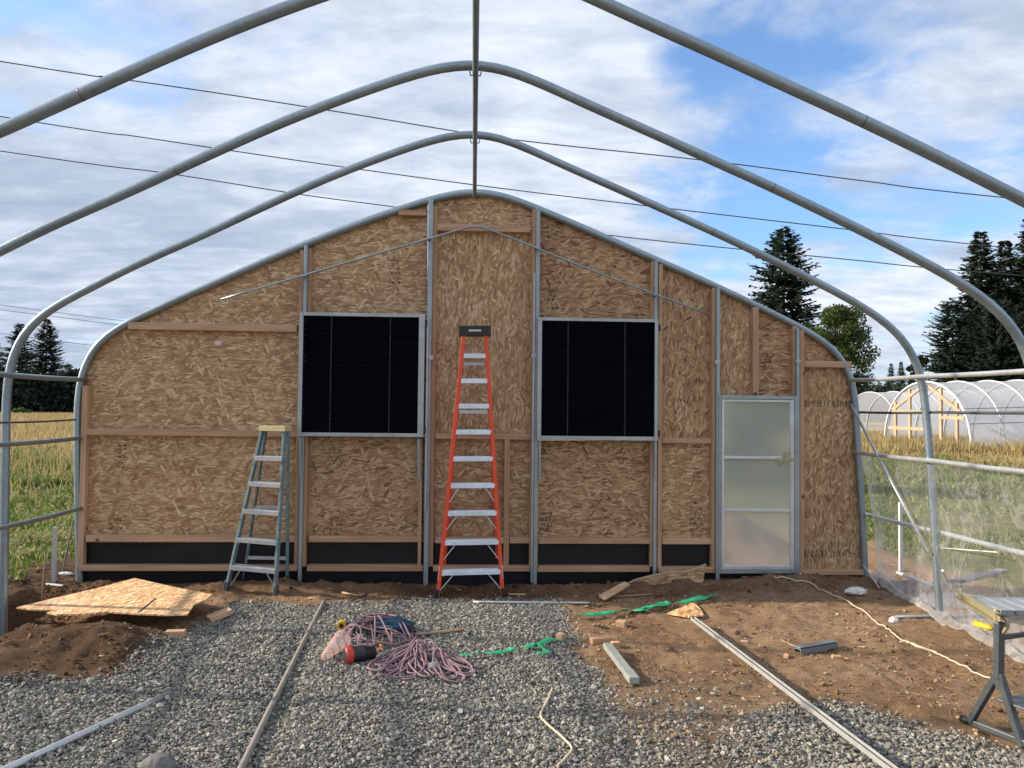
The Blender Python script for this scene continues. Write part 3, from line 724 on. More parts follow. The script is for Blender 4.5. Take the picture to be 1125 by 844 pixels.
def frame_box(b, u0, v0, u1, v1, tl, tt, tr, tb, y0, y1):
    x0, x1, z0, z1 = rectw(u0, v0, u1, v1, y0); s = y0 / F
    b.box(x0, x0 + tl * s, y0, y1, z0, z1); b.box(x1 - tr * s, x1, y0, y1, z0, z1)
    b.box(x0 + tl * s, x1 - tr * s, y0 + .002, y1, z1 - tt * s, z1 - .001); b.box(x0 + tl * s, x1 - tr * s, y0 + .002, y1, z0 + .001, z0 + tb * s)
    return x0 + tl * s, x1 - tr * s, z0 + tb * s, z1 - tt * s
def vent(u0, v0, u1, v1, tl, tt, tr, tb, ties):
    b = MB(); ix0, ix1, iz0, iz1 = frame_box(b, u0, v0, u1, v1, tl, tt, tr, tb, 7.085, 7.165)
    v = b.build('louvre_vent', M['alu'], wall, .003)
    bl = MB(); n = 44; dz = (iz1 - iz0) / n
    rv = random.Random(int(u0))
    for k in range(n):
        z = iz0 + k * dz; tl2 = rv.uniform(.80, 1.12); sg2 = rv.uniform(-.0015, .0015)
        bl.add([(ix0, 7.103, z + .001), (ix1, 7.103, z + .001), (ix1, 7.122, z + dz * tl2 + sg2), (ix0, 7.122, z + dz * tl2 - sg2)], [(0, 1, 2, 3)])
        bl.add([(ix0, 7.101, z - .002), (ix1, 7.101, z - .002), (ix1, 7.101, z + .003), (ix0, 7.101, z + .003)], [(0, 1, 2, 3)])
    bl.box(ix0, ix1, 7.130, 7.14, iz0, iz1)
    bl.build('louvre_blades', M['louvre'], v)
    for u in ties:
        x = P(u, 415, 7.1)[0]; tb_ = MB()
        for k in range(n):
            z = iz0 + (k + .25) * dz; tb_.box(x - .006, x + .006, 7.095, 7.103, z, z + dz * .5)
        tb_.build('tie_rod', M['tie'], v)
    for z in (iz0 + .03, iz1 - .05): MB().box(ix1 + tr * 7.1 / F + .002, ix1 + tr * 7.1 / F + .022, 7.09, 7.13, z - .03, z + .03).build('hinge', M['blk_pl'], v)
    # strut hanging below the sash
    for ux in (0, 1):
        xx = ix0 - .01 if ux == 0 else ix1 + .012
        MB().bar((xx, 7.10, iz0 - .05), (xx + .005, 7.125, iz0 - .42), .02, .02).build('vent_strut', M['galv_post'], v)
    return v
vent(327.8, 343.8, 466, 480, 4.2, 4.0, 6.5, 4.2, (363.3, 428))
vent(590.3, 349.6, 723, 484, 4.8, 3.6, 3.8, 4.6, (623.8, 686.5))
# tall slider profiles beside the vents
for (u0, u1, v0, v1) in ((467.6, 470.0, 350, 560), (584.5, 586.5, 300, 640)):
    x0, x1, z0, z1 = rectw(u0, v0, u1, v1, 7.11); MB().box(x0, x1, 7.095, 7.125, z0, z1).build('guide_rail', M['alu'], wall, .002)
for (u, v) in ((473.8, 393), (586, 391), (787, 398), (876.3, 397)):
    p = P(u, v, 7.12); MB().tube([(p[0], 7.10, p[2]), (p[0], 7.13, p[2])], .022, 14).build('bracket', M['alu'], wall)

# door
b = MB(); ix0, ix1, iz0, iz1 = frame_box(b, 789.8, 434.6, 876.2, 630.5, 2.6, 4.2, 3.2, 4.0, 7.118, 7.20)
dfm = b.build('door_frame', M['galv_post'], wall, .003)
b = MB(); px0, px1, pz0, pz1 = frame_box(b, 792.8, 439.3, 872.6, 626, 3.0, 2.6, 4.0, 4.0, 7.108, 7.150)
for v0, v1 in ((501.5, 504.5), (559.5, 562.5)):
    _, _, z0, z1 = rectw(795, v0, 868, v1, 7.11); b.box(px0, px1, 7.110, 7.148, z0, z1)
door = b.build('door', M['galv_pale'], wall, .003)
pm, nt, bs = newmat('frosted_panel')
bs.inputs['Base Color'].default_value = (.86, .90, .90, 1); bs.inputs['Transmission Weight'].default_value = .93
tc = N(nt, 'ShaderNodeTexCoord'); nn = N(nt, 'ShaderNodeTexNoise', Scale=3.0, Detail=5.0); nt.links.new(tc.outputs['Object'], nn.inputs['Vector'])
nt.links.new(math_(nt, 'MULTIPLY_ADD', nn.outputs['Fac'], .22, .10), bs.inputs['Roughness']); bs.inputs['IOR'].default_value = 1.25
tl_ = N(nt, 'ShaderNodeBsdfTranslucent'); tl_.inputs[0].default_value = (.85, .90, .88, 1); df_ = N(nt, 'ShaderNodeBsdfDiffuse'); df_.inputs[0].default_value = (.8, .84, .83, 1)
ma_ = N(nt, 'ShaderNodeMixShader'); ma_.inputs[0].default_value = .5; mb_ = N(nt, 'ShaderNodeMixShader'); mb_.inputs[0].default_value = .18
nt.links.new(tl_.outputs[0], ma_.inputs[1]); nt.links.new(df_.outputs[0], ma_.inputs[2]); nt.links.new(bs.outputs[0], mb_.inputs[1]); nt.links.new(ma_.outputs[0], mb_.inputs[2])
nt.links.new(mb_.outputs[0], nt.nodes['Material Output'].inputs[0])
MB().box(px0 - .004, px1 + .004, 7.126, 7.134, pz0 - .004, pz1 + .004).build('pane', pm, door)
p = P(862, 505, 7.09)
lb = MB(); lb.box(p[0] - .075, p[0] + .10, 7.085, 7.100, p[2] - .012, p[2] + .012); lb.box(p[0] - .005, p[0] + .045, 7.080, 7.106, p[2] - .02, p[2] + .07)
lb.build('latch', M['brass'], door, .003)
lk = MB(); lk.tube([(p[0] - .035 + .016 * math.cos(a), 7.085, p[2] - .035 + .026 * math.sin(a)) for a in np.linspace(0, 2 * math.pi, 14)[:-1]], .005, 6, closed=True); lk.build('padlock', M['brass'], door)

# stamped ink marks: rows of small irregular strokes, too worn to read
def stamp(u0, v0, u1, v1, rows, dens=.75, seed=0):
    rr = random.Random(seed); b = MB(); x0, x1, z0, z1 = rectw(u0, v0, u1, v1, YO); dz = (z1 - z0) / rows
    for k in range(rows):
        x = x0; zz = z0 + k * dz
        while x < x1:
            w = rr.uniform(.004, .010)
            if rr.random() < dens:
                t = rr.choice((0, 0, 1, 2)); hh = dz * .62
                if t == 0: b.box(x, x + .0052, YO - .0015, YO - .0005, zz, zz + hh)
                elif t == 1: b.box(x, x + w, YO - .0015, YO - .0005, zz, zz + .006)
                else: b.box(x, x + w, YO - .0015, YO - .0005, zz + hh - .006, zz + hh)
            x += w + .003
    if b.f: b.build('ink_stamp', M['ink'], wall)
for i, s in enumerate([(126, 487, 138, 503, 4), (126, 507, 136, 514, 2), (119, 568, 134, 582, 3), (362, 490, 376, 512, 5), (362, 568, 376, 588, 4), (428, 282, 440, 312, 6), (601, 246, 613, 264, 4),
                       (601, 316, 613, 340, 5), (594, 487, 606, 505, 4), (594, 560, 606, 585, 4), (760, 488, 772, 500, 3), (758, 548, 772, 590, 7), (760, 512, 771, 530, 4), (884, 436, 936, 447, 1), (884, 600, 938, 612, 1), (836, 385, 850, 420, 5), (508, 498, 518, 512, 3)]):
    stamp(*s, seed=i)
x0, x1, z0, z1 = rectw(236.5, 374.5, 242.5, 379, YO); MB().box(x0, x1, YO - .003, YO - .001, z0, z1).build('sticker', M['white'], wall)

# ------------------------------------------------------------------ step ladders
def ladder(label, fl, fr, rl, rr_, tl, tr, ctop, mrail, mstep, mcap, mfoot, ts, rw, depth, step_d, braces, front_off, rear_ts, capdim):
    t = thing('step_ladder', label, 'ladder', (fl + fr + rl + rr_) / 4)
    fl, fr, rl, rr_, tl, tr = [np.array(q, float) for q in (fl, fr, rl, rr_, tl, tr)]
    side = _n(tr - tl); back = np.array((-side[1], side[0], 0.0))
    tlr, trr = tl + back * front_off, tr + back * front_off
    for a, b_, rear in ((fl, tl, 0), (fr, tr, 0), (rl, tlr, 1), (rr_, trr, 1)):
        w = rw if not rear else rw * .72
        m = MB(); sgn = 1 if (a is fl or a is rl) else -1
        m.channel(a, b_, w, depth * (1 if not rear else .6), back, .005) if False else m.bar(a, b_, w * .42, depth * (1 if not rear else .7), side)
        d = _n(b_ - a)
        # flanges that make the rail a channel
        for kk in (-1, 1):
            o = back * kk * depth * (.5 if not rear else .35) - side * sgn * (-w * .30)
            m.bar(a + o, b_ + o, w, .006, side)
        rl_o = m.build('rear_rail' if rear else 'front_rail', mrail, t, .003)
        fb = MB(); fb.bar(a - d * .005, a + d * .075, w * 1.4, depth * (1.2 if not rear else .95), side); fb.build('foot', mfoot, rl_o, .006)
    # top cap
    c = (tl + tr + tlr + trr) / 4; W_, D_, H_ = capdim
    cb = MB(); cc = c + np.array((0, 0, H_ / 2))
    cb.bar(cc - back * D_ / 2, cc + back * D_ / 2, W_, H_, side)
    for kk in (-1, 1):
        q = cc + side * kk * W_ * .30 + np.array((0, 0, H_ / 2 + .002)); cb.bar(q - back * D_ * .3, q + back * D_ * .3, W_ * .12, .004, side)
    cap = cb.build('top_cap', mcap, t, .008)
    nbr = len(ts)
    for i, s in enumerate(ts):
        a = fl + (tl - fl) * s; b_ = fr + (tr - fr) * s
        m = MB(); a2, b2 = a + side * .004, b_ - side * .004
        m.bar(a2 + back * .01, b2 + back * .01, step_d, .005, back)
        for kk, hh in ((-1, .036), (1, .030)):
            o = back * (.01 + kk * step_d / 2) + np.array((0, 0, -hh / 2)); m.bar(a2 + o, b2 + o, .005, hh, back)
        for q in (.25, .4, .5, .6, .75):   # tread ribs
            pass
        for kk in (-.3, -.1, .1, .3):
            o = back * (.01 + kk * step_d) + np.array((0, 0, .004)); m.bar(a2 + o, b2 + o, .006, .004, back)
        st = m.build('step', mstep, t, .0015)
        fo = -back * (step_d / 2 + .004)
        L = np.linalg.norm(b_ - a)
        if i in braces:
            off, drop = .24, .15
        else:
            off, drop = .10, .035
        for p0, sg in ((a, 1), (b_, -1)):
            gb = MB()
            p1 = p0 + side * sg * L * off + np.array((0, 0, -.025)); p2 = p0 + np.array((0, 0, -.03 - drop)) 
            gb.bar(p1 + back * .01 + fo * .4, p2 + back * .01 + fo * .4, .016, .006, back)
            gb.build('step_brace', mstep, st)
    for s in rear_ts:
        a = rl + (tlr - rl) * s; b_ = rr_ + (trr - rr_) * s
        MB().bar(a, b_, .022, .03, back).build('rear_rung', mstep, t, .002)
    s = .45
    for a, b_, c_, d_ in ((fl, tl, rl, tlr), (fr, tr, rr_, trr)):
        MB().bar(a + (b_ - a) * s, c_ + (d_ - c_) * s, .018, .004, side).build('spreader', mstep, t)
    return t, cap, side, back, cc

fl, fr = G(479.5, 656), G(553.5, 654)
fl[2] -= .005; fr[2] -= .005
rl, rr_ = G(486, 641), G(548, 640)
tl, tr = P(508.5, 369, 6.86), P(535, 369, 6.86)
steps_v = [627, 594.5, 562.5, 531.5, 502, 473, 444.5, 416.5, 389]
ts = [(654 - v) / (654 - 369.) for v in steps_v]
# perspective: solve each step's height on the leaning rail
def rail_t(f, t_, u, v):
    best, bt = 1e9, 0
    for q in np.linspace(0, 1, 401):
        p = f + (t_ - f) * q; d = p - CAM; vv = CY - F * (d.dot(np.array((Xc[1], Yc[1], Zc[1])))) / (d.dot(np.array((Xc[2], Yc[2], Zc[2]))))
        if abs(vv - v) < best: best, bt = abs(vv - v), q
    return bt
ts = [rail_t(fl, tl, 0, v) for v in steps_v]
redl, rcap, sd, bk, cc = ladder('tall orange red ladder with silver steps and black top standing in the middle', fl, fr, rl, rr_, tl, tr, None, M['red'], M['step'], M['blk_pl'], M['blk_pl'],
       ts, .034, .062, .082, (0, 1, 2, 3), .055, [ts[-1] - .035, ts[6] - .03], (.285, .15, .085))
q = cc - bk * .077
MB().bar(q - sd * .055, q + sd * .055, .003, .016, bk).build('cap_label', M['white'], rcap)
for a, b_ in ((fl, tl), (fr, tr)):
    d = _n(b_ - a); q = a + d * .16 - bk * .036; m = MB()
    rr = random.Random(3)
    for k in range(7): m.bar(q + d * (k * .017), q + d * (k * .017 + rr.uniform(.005, .011)), rr.uniform(.008, .014), .001, sd)
    m.build('rail_marking', M['white'], redl)

fl, fr = G(248, 650), G(303, 653); rl, rr_ = G(267, 639), G(316, 640)
tl, tr = P(287.5, 473.5, 6.86), P(313.5, 474, 6.80)
steps_v = [621, 590.5, 559.5, 529.5, 501]
ts = [rail_t(fl, tl, 0, v) for v in steps_v]
bl, bcap, *_ = ladder('shorter faded blue ladder with cream top standing at the left vent', fl, fr, rl, rr_, tl, tr, None, M['blue'], M['step_dull'], M['cream'], M['steel_grey'], ts, .024, .038, .075,
       (0,), .06, [ts[0] + .012, ts[2] - .0], (.25, .12, .045))

# ------------------------------------------------------------------ sheets, offcuts and lengths lying about
def flat_sheet(name, pix, z, th, mat, label, cat, warp=0):
    pts = [PZ(u, v, z + (w if len(q) == 0 else q[0])) for (u, v, *q) in pix for w in (0,)]
    c = np.mean(pts, 0)
    return tag(MB().prism(pts, (0, 0, th)).build(name, mat, None, 0, None, c), label, cat)
sheet = flat_sheet('strand_board_sheet', [(18, 669), (58, 659), (105, 648), (148, 636.5), (190, 646), (233, 654.5), (226, 660), (213, 666), (206, 676.5), (180, 677), (152, 676), (118, 673.5), (85, 676.5), (62, 676.5), (52, 674.5), (62, 672), (36, 671)], .13, .011, M['osb_lie'], 'sunlit broken sheet of strand board lying over the dug soil at left', 'board')
p0, p1 = PZ(152, 673, .1418), PZ(171, 657.5, .1418)
MB().bar(p0, p1, .018, .002, (1, 0, 0)).build('saw_cut', M['bark'], sheet)
tri = [G(u, v, .012) for u, v in ((733, 675), (748, 669), (762, 663), (769, 670), (774, 677.5), (757, 679))]
tag(MB().prism(tri, (0, 0, .012)).build('board_offcut', M['osb_lie'], None, 0, None, np.mean(tri, 0)), 'pale triangular strand board scrap lying on brown soil near green strap', 'board scrap')
# curved offcut propped against the black skirting
pn = _n((0, -1, .04)); pc = P(730, 632, 7.02)
pts = [PP(u, v, pc, pn) for u, v in ((684, 644), (700, 637), (718, 632.5), (737, 628.5), (752, 629), (764, 625.5), (775.5, 620.5), (772, 642), (740, 645), (700, 648))]
off_ = tag(MB().prism(pts, (0, .012, .004)).build('board_offcut', M['osb_h'], None, 0, None, np.mean(pts, 0)), 'dark jagged strand board offcut leaning against black skirting under the wall', 'board scrap')
eb = MB()
for a, c in zip(pts[:6], pts[1:7]): eb.bar(a + (0, .004, .004), c + (0, .004, .004), .020, .010, (0, 1, 0))
eb.build('raw_edge', simple('pale_raw_edge', (.52, .40, .26), .8), off_)
pts = [G(657.5, 656, .03), G(664.5, 660, .03), G(692, 643.5, .09), G(686, 640.5, .09)]
tag(MB().prism(pts, (0, 0, .014)).build('board_offcut', M['lum_cut'], None, .002, None, np.mean(pts, 0)), 'narrow brown board end tilted on soil berm, left of the leaning offcut', 'board scrap')

def block(label, u, v, L, W_, H_, ang, tilt=0, mat=None, cat='wood block', group=None, sink=.004):
    p = G(u, v); d = np.array((math.cos(ang), math.sin(ang), math.sin(tilt)))
    c = p + np.array((0, 0, H_ / 2 - sink + abs(math.sin(tilt)) * L / 2))
    b = MB(); b.bar(c - d * L / 2, c + d * L / 2, W_, H_, (-d[1], d[0], 0))
    o = b.build('lumber_offcut', mat or M['lum_cut'], None, .003, None, p)
    return tag(o, label, cat, group)
gl = 'lumber offcuts lying around'
block('reddish wood block tilted on the gravel below the blue ladder', 241, 681, .17, .09, .04, R(38), R(14), None, 'wood block', gl)
block('flat wood block half buried where the soil heap meets gravel', 193, 698, .13, .06, .038, R(4), 0, None, 'wood block', gl)
block('long pale wood block at the far end of the steel channel', 660, 706, .15, .06, .042, R(14), 0, None, 'wood block', gl)
block('short pale wood block tucked beside the channel end', 676, 711, .055, .045, .04, R(5), 0, None, 'wood block', gl)
block('pinkish wood cube alone on soil below the green strap', 682.5, 688, .07, .065, .045, R(-25), 0, None, 'wood block', gl)
block('small rounded wood piece at the end of the green strap on gravel', 616, 703, .045, .05, .05, R(50), 0, None, 'wood block', gl)
block('tiny wood scrap on soil below the dark channel', 921 - 2, 723, .06, .03, .02, R(-5), 0, None, 'wood scrap', gl)
block('tiny wood scrap beside the long rail on open soil', 818, 706, .05, .03, .018, R(-15), 0, None, 'wood scrap', gl)
block('tiny wood scrap on soil left of the dark channel', 864, 722, .05, .03, .022, R(60), 0, None, 'wood scrap', gl)

def stick(name, label, cat, pix, r, mat, dz=.01, n=6, group=None, zs=None):
    pts = []
    for i, (u, v) in enumerate(pix): pts.append(G(u, v, dz + r + (zs[i] if zs else 0)))
    pts = smooth_pts(pts, 4) if len(pts) > 2 else pts
    return tag(MB().tube(pts, r, n).build(name, mat, None, 0, None, np.mean(pts, 0)), label, cat, group)
stick('steel_tube', 'shiny steel tube sinking into gravel at the near left corner', 'tube', [(-30, 861), (10, 844), (187, 762)], .019, M['galv_pale'], -.004, 12, zs=[.008, .006, -.014])
stick('steel_tube', 'long dull grey tube on gravel running towards the left vent', 'tube', [(235, 900), (265, 844), (312, 748), (356, 661)], .017, M['oldwood'], .003, 10)
stick('steel_tube', 'thin steel tube lying across gravel behind the red ladder foot', 'tube', [(520, 661.5), (583, 662), (648, 662.5)], .011, M['galv_pale'], .008, 8)
stick('steel_tube', 'short bright steel tube on brown soil near the work stand', 'tube', [(983, 678), (1086, 675.5)], .013, M['galv_post'], .008, 12)
b = MB(); q = [G(u, v, .05) for u, v in ((761, 681), (870, 764), (978, 846), (1040, 892))]
qs = [q[0], q[1], q[2], q[3]]
for a, c in zip(qs[:-1], qs[1:]): b.channel(a, c, .036, .022, (1, .0, 0), .003)
tag(b.build('steel_rail', simple('bright_zinc', (.50, .51, .50), .45, .4, .2), None, .001, None, np.mean(qs, 0)), 'long pale steel rail running from soil to near gravel edge on the right', 'rail')
a, c = G(667, 709, .04), G(697, 748, .04)
b = MB(); b.bar(a, a + (c - a) * .80, .056, .036, (1, 0, 0)); b.bar(a + (c - a) * .785, c, .062, .041, (1, 0, 0))
tag(b.build('steel_channel', simple('dull_channel', (.36, .39, .37), .55, .3, .25), None, .003, None, (a + c) / 2), 'short pale box channel with a wider sleeve end lying on soil edge', 'channel')
a, c = G(876, 713, .03), G(917, 706, .03)
b = MB(); b.channel(c, a, .055, .03, (0, 1, 0), .004); b.bar(a + (0, 0, .012), c + (0, 0, .012), .05, .006, (0, 1, 0))
tag(b.build('steel_channel', simple('zinc_channel', (.22, .25, .28), .45, .3, .25), None, .001, None, (a + c) / 2), 'small dark grey channel alone on open brown soil', 'channel')
sg = 'thin scrap sticks on the ground'
stick('wood_stick', 'flat pale stick on gravel right of the rope pile', 'stick', [(456, 697), (485, 694.5), (513, 691)], .012, M['stickwood'], .006, 6, sg)
stick('wood_stick', 'pale stick on soil between the blue ladder and long tube', 'stick', [(338, 657.5), (364, 657.5)], .008, M['stickwood'], .004, 6, sg)
stick('wood_stick', 'upper of two crossed sticks on soil below left vent', 'stick', [(376, 651), (393, 654.5)], .009, M['stickwood'], .006, 6, sg)
stick('wood_stick', 'lower dark stick beside the crossed pair below left vent', 'stick', [(386, 660), (403, 653)], .009, M['bark'], .004, 6, sg)
stick('wood_stick', 'thin stick lying on soil under the leaning offcut', 'stick', [(674, 655.5), (716, 653)], .007, M['stickwood'], .004, 6, sg)
stick('wood_stick', 'pale stick on soil right of the red ladder foot', 'stick', [(559, 653), (578, 653.5)], .010, M['stickwood'], .006, 6, sg)
stick('twig', 'bent twig on soil left of the dark channel', 'stick', [(858, 703), (868, 708), (877, 711)], .005, M['stickwood'], .002, 6, sg)

def ribbon(name, label, pix, w, mat, dz=.012, loops=None, seed=1):
    rr = random.Random(seed); b = MB()
    def strip(px, n=7):
        pts = smooth_pts([G(u, v, dz) for u, v in px], n); vs = []; fs = []
        for i, p in enumerate(pts):
            t = _n(pts[min(i + 1, len(pts) - 1)] - pts[max(0, i - 1)]); s = np.cross(t, (0, 0, 1.0)); s = _n(s)
            an = .30 * math.sin(i * .31 + seed) + rr.uniform(-.22, .22); s2 = s * math.cos(an) + np.array((0, 0, 1.0)) * math.sin(an)
            ww = w * rr.uniform(.75, 1.15)
            zl = max(0, .010 * math.sin(i * .37 + seed))
            vs += [p + s2 * ww / 2 + (0, 0, .012 + zl), p - s2 * ww / 2 + (0, 0, .012 + zl)]
        for i in range(len(pts) - 1): fs.append((2 * i, 2 * i + 1, 2 * i + 3, 2 * i + 2))
        b.add(vs, fs, True)
    strip(pix)
    for l in (loops or []): strip(l)
    o = b.build(name, mat, None, 0, None, G(*pix[len(pix) // 2])); s = o.modifiers.new('thick', 'SOLIDIFY'); s.thickness = .003
    return tag(o, label, 'strap')
ribbon('green_strap', 'long crumpled green strap on soil below the leaning offcut', [(633, 678.5), (652, 677), (672, 675), (692, 672.5), (706, 671), (722, 668.5), (742, 664.5), (764, 661), (778, 657), (785, 654.5)], .055, M['green'], .016, [[(706, 671.5), (720, 667), (735, 664)]], 2)
ribbon('green_strap', 'short tangled green strap with a loop on gravel right of rope pile', [(506, 722), (522, 720.5), (538, 719.5), (556, 717.5), (572, 714.5), (586, 711.5), (604, 706), (620, 704.5)], .035, M['green'], .018, [[(578, 712), (590, 711), (599, 716), (603, 720), (590, 721)]], 5)

def cord(name, label, pix, r, mat, cat='cord', dz=.004, seed=3):
    rr = random.Random(seed)
    pts = smooth_pts([G(u, v, dz + r) for u, v in pix], 8)
    pts = [np.array((p[0] + rr.uniform(-.002, .002), p[1] + rr.uniform(-.002, .002), gz(p[0], p[1]) + dz + r)) for p in pts]
    return tag(MB().tube(pts, r, 6).build(name, mat, None, 0, None, np.mean(pts, 0)), label, cat)
cord('cream_cord', 'long cream cord snaking over soil from door to work stand', [(850, 634), (868, 637), (884, 638), (895, 643), (912, 652), (930, 660), (950, 672), (972, 688), (992, 704), (1012, 712), (1032, 719), (1056, 731), (1080, 743), (1104, 758)], .0055, M['cord_cream'], dz=.006)
cord('cream_cord', 'short doubled cream cord end lying beside the long cord', [(989, 705), (1003, 707), (1018, 713), (1030, 717.5)], .0055, M['cord_cream'], dz=.010)
cord('frayed_rope', 'short white rope curled on gravel at the front middle', [(607, 757), (600, 772), (594, 786), (604, 798), (618, 810), (628, 822), (622, 832), (612, 842)], .006, M['cord_cream'], 'rope', .012)

# rope piles
def rope_mesh(pts, name, label, c, r):
    return tag(MB().tube(pts, r, 6).build(name, M['rope_pink'], None, 0, None, c), label, 'rope')
def rope_heap(name, label, cu, cv, ru, rv, hgt, n, seed, r=.0056):
    rr = np.random.default_rng(seed); c = G(cu, cv)
    ex = abs(G(cu + ru, cv)[0] - c[0]); ey = abs(G(cu, cv - rv)[1] - G(cu, cv + rv)[1]) / 2
    pts = []; q = np.zeros(2); hd = 0.0; cur = 1.0
    for i in range(n):
        if rr.random() < .10: cur = rr.normal(0, 1.1)
        hd += cur * .55
        q = q + np.array((math.cos(hd), math.sin(hd))) * .20
        m = np.hypot(*q)
        if m > .9: q *= .9 / m; hd = math.atan2(-q[1], -q[0]) + rr.normal(0, .9)
        dd = max(0, 1 - m * m)
        pts.append((c[0] + ex * q[0], c[1] + ey * q[1], gz(c[0] + ex * q[0], c[1] + ey * q[1]) + .014 + hgt * dd * (.25 + .75 * (.5 + .5 * math.sin(i * .21)))))
    return rope_mesh(smooth_pts(pts, 4), name, label, c, r)
def rope_loops(name, label, knot, ends, seed, r=.0056):
    rr = random.Random(seed); k0 = G(*knot); pts = []
    for (u, v) in ends:
        e = G(u, v); d = e - k0; L = np.linalg.norm(d[:2]); s_ = np.array((-d[1], d[0], 0)) / L; w = rr.uniform(.035, .085)
        j = np.array((rr.uniform(-.05, .05), rr.uniform(-.04, .04), 0)); bow = rr.uniform(-.09, .09)
        for t, o in ((.0, .2), (.35, .5), (.7, .8), (.93, .75), (1.0, 0), (.93, -.75), (.7, -.8), (.35, -.6), (.0, -.3)):
            p = k0 + j * (1 - t) + d * t + s_ * (o * w + bow * math.sin(t * 3.1)); h = .014 + .075 * (1 - t) ** 1.3 * rr.uniform(.35, 1) + .012 * rr.random()
            pts.append((p[0], p[1], gz(p[0], p[1]) + h))
    return rope_mesh(smooth_pts(pts, 6), name, label, k0, r)
rope_heap('rope_pile', 'heaped pink rope tangled with blue cloth behind the red and black bucket', 418, 699, 46, 15, .13, 420, 4)
rope_loops('rope_pile', 'spread loops of pink rope in front of the tangled heap', (462, 719), [(404, 738), (420, 746), (412, 733), (436, 748), (428, 741), (448, 750), (456, 744), (410, 741), (444, 738), (470, 748), (480, 740), (440, 730), (425, 728), (466, 738), (488, 744), (452, 733), (433, 736), (418, 736)], 9)
rope_loops('pink_rope_tail', 'trailing pink rope strands with a grey stone on them right of the loops', (474, 725), [(520, 743), (508, 738), (514, 746), (496, 749), (505, 752), (519, 736)], 12)
# blue cloth
def crumple(name, mat, c, sx, sy, sz, seed, label, cat, amp=.45):
    import bmesh
    bm = bmesh.new(); bmesh.ops.create_icosphere(bm, subdivisions=4, radius=1)
    rr = random.Random(seed); ph = [(rr.uniform(0, 6), rr.uniform(2, 12), Vector((rr.gauss(0, 1), rr.gauss(0, 1), rr.gauss(0, 1))).normalized()) for _ in range(14)]
    for v in bm.verts:
        d = v.co.normalized(); a = sum(abs(math.sin(f * d.dot(q) + p)) for p, f, q in ph) / 14
        v.co = d * (1 - amp + amp * 1.6 * a); v.co.x *= sx; v.co.y *= sy; v.co.z = max(-.3, v.co.z) * sz
    me = bpy.data.meshes.new(name); bm.to_mesh(me); bm.free(); me.materials.append(mat)
    for p_ in me.polygons: p_.use_smooth = True
    o = bpy.data.objects.new(name, me); COL.objects.link(o); o.location = tuple(c); return tag(o, label, cat)
c = G(430, 698); c[2] += .065
crumple('blue_cloth', M['bluecloth'], c, .15, .07, .06, 3, 'dark blue crumpled cloth on top of the pink rope heap', 'cloth', .7)
c = G(477, 737); c[2] += .02
crumple('stone', M['rock'], c, .042, .035, .035, 5, 'fist sized grey stone resting on the pink rope loops', 'stone', .25)
c = G(174, 846); c[2] += .02
crumple('stone', simple('dark_rock', (.15, .15, .145), .9, 0, .4, 22, .6, 0, 60), c, .075, .06, .05, 8, 'large angular grey rock in gravel at the front left', 'stone', .3)
c = G(940, 653); c[2] += .02
crumple('white_rag', M['rag'], c, .09, .05, .04, 12, 'crumpled white rag on soil right of the door', 'rag', .7)
c = G(982, 684); c[2] += .012
crumple('plastic_scrap', M['rag'], c, .035, .03, .03, 13, 'small white plastic scrap at the short tube end', 'scrap', .6)
c = G(497, 838); 
# red and black bucket lying on its side
def lathe_axis(b, a, c, prof_, n=20):
    a = np.array(a, float); c = np.array(c, float)
    b.tube([a + (c - a) * t for t, r in prof_], [r for t, r in prof_], n); return b
bk0, bk1 = G(380, 720, .052), G(412, 717, .042)
buck = thing('bucket', 'black tapered bucket with a red rim lying on its side in gravel', 'bucket', (bk0 + bk1) / 2)
lathe_axis(MB(), bk0, bk1, [(-.06, .038), (-.055, .048), (.16, .052), (.55, .048), (.56, .051), (.60, .051), (.61, .046), (.98, .041), (1.0, .034)]).build('body', M['blk_pl'], buck)
MB().tube([bk0 + (bk1 - bk0) * q for q in (-.04, -.03, .0, .14, .20, .22)], [.050, .055, .057, .057, .055, .050], 20, False).build('rim', M['redpl'], buck)
hp = []
for a in np.linspace(0, math.pi, 9): hp.append(bk1 + np.array((.02 + .02 * math.sin(a), .05 * math.cos(a), .03 + .01 * math.sin(a))))
MB().tube(hp, .006, 6).build('handle', M['orange'], buck)
cu0, cu1 = G(356, 722, .030), G(377, 702, .075)
cup = thing('plastic_cup', 'clear pinkish plastic cone beside the bucket on gravel', 'plastic cup', (cu0 + cu1) / 2)
cb = MB(); cb.tube([cu0, cu0 + (cu1 - cu0) * .5, cu1], [.024, .045, .060], 20, False); cb.build('body', M['cup'], cup)
cr = MB()
for t_, r_ in ((.25, .036), (.5, .046), (.75, .0545), (1, .061)):
    cc2 = cu0 + (cu1 - cu0) * t_; d = _n(cu1 - cu0); s1 = _n(np.cross(d, (0, 0, 1.0))); s2 = np.cross(d, s1)
    cr.tube([cc2 + (s1 * math.cos(a) + s2 * math.sin(a)) * r_ for a in np.linspace(0, 2 * math.pi, 19)[:-1]], .003, 5, closed=True)
cr.build('rib', simple('pink_plastic', (.72, .38, .33), .4), cup)
tp = G(375.5, 692)
tm = thing('tape_measure', 'small yellow and black tape measure behind the plastic cone', 'tape measure', tp)
b = MB(); b.tube([tp + (0, -.022, .035), tp + (0, .022, .035)], .033, 16); b.build('case', M['yellow'], tm, .004)
b = MB(); b.tube([tp + (0, -.026, .035), tp + (0, -.021, .035)], .017, 14); b.box(tp[0] + .02, tp[0] + .055, tp[1] - .02, tp[1] + .02, tp[2] + .004, tp[2] + .05); b.build('grip', M['blk_pl'], tm, .003)
xs, ys = G(388, 723)[:2]
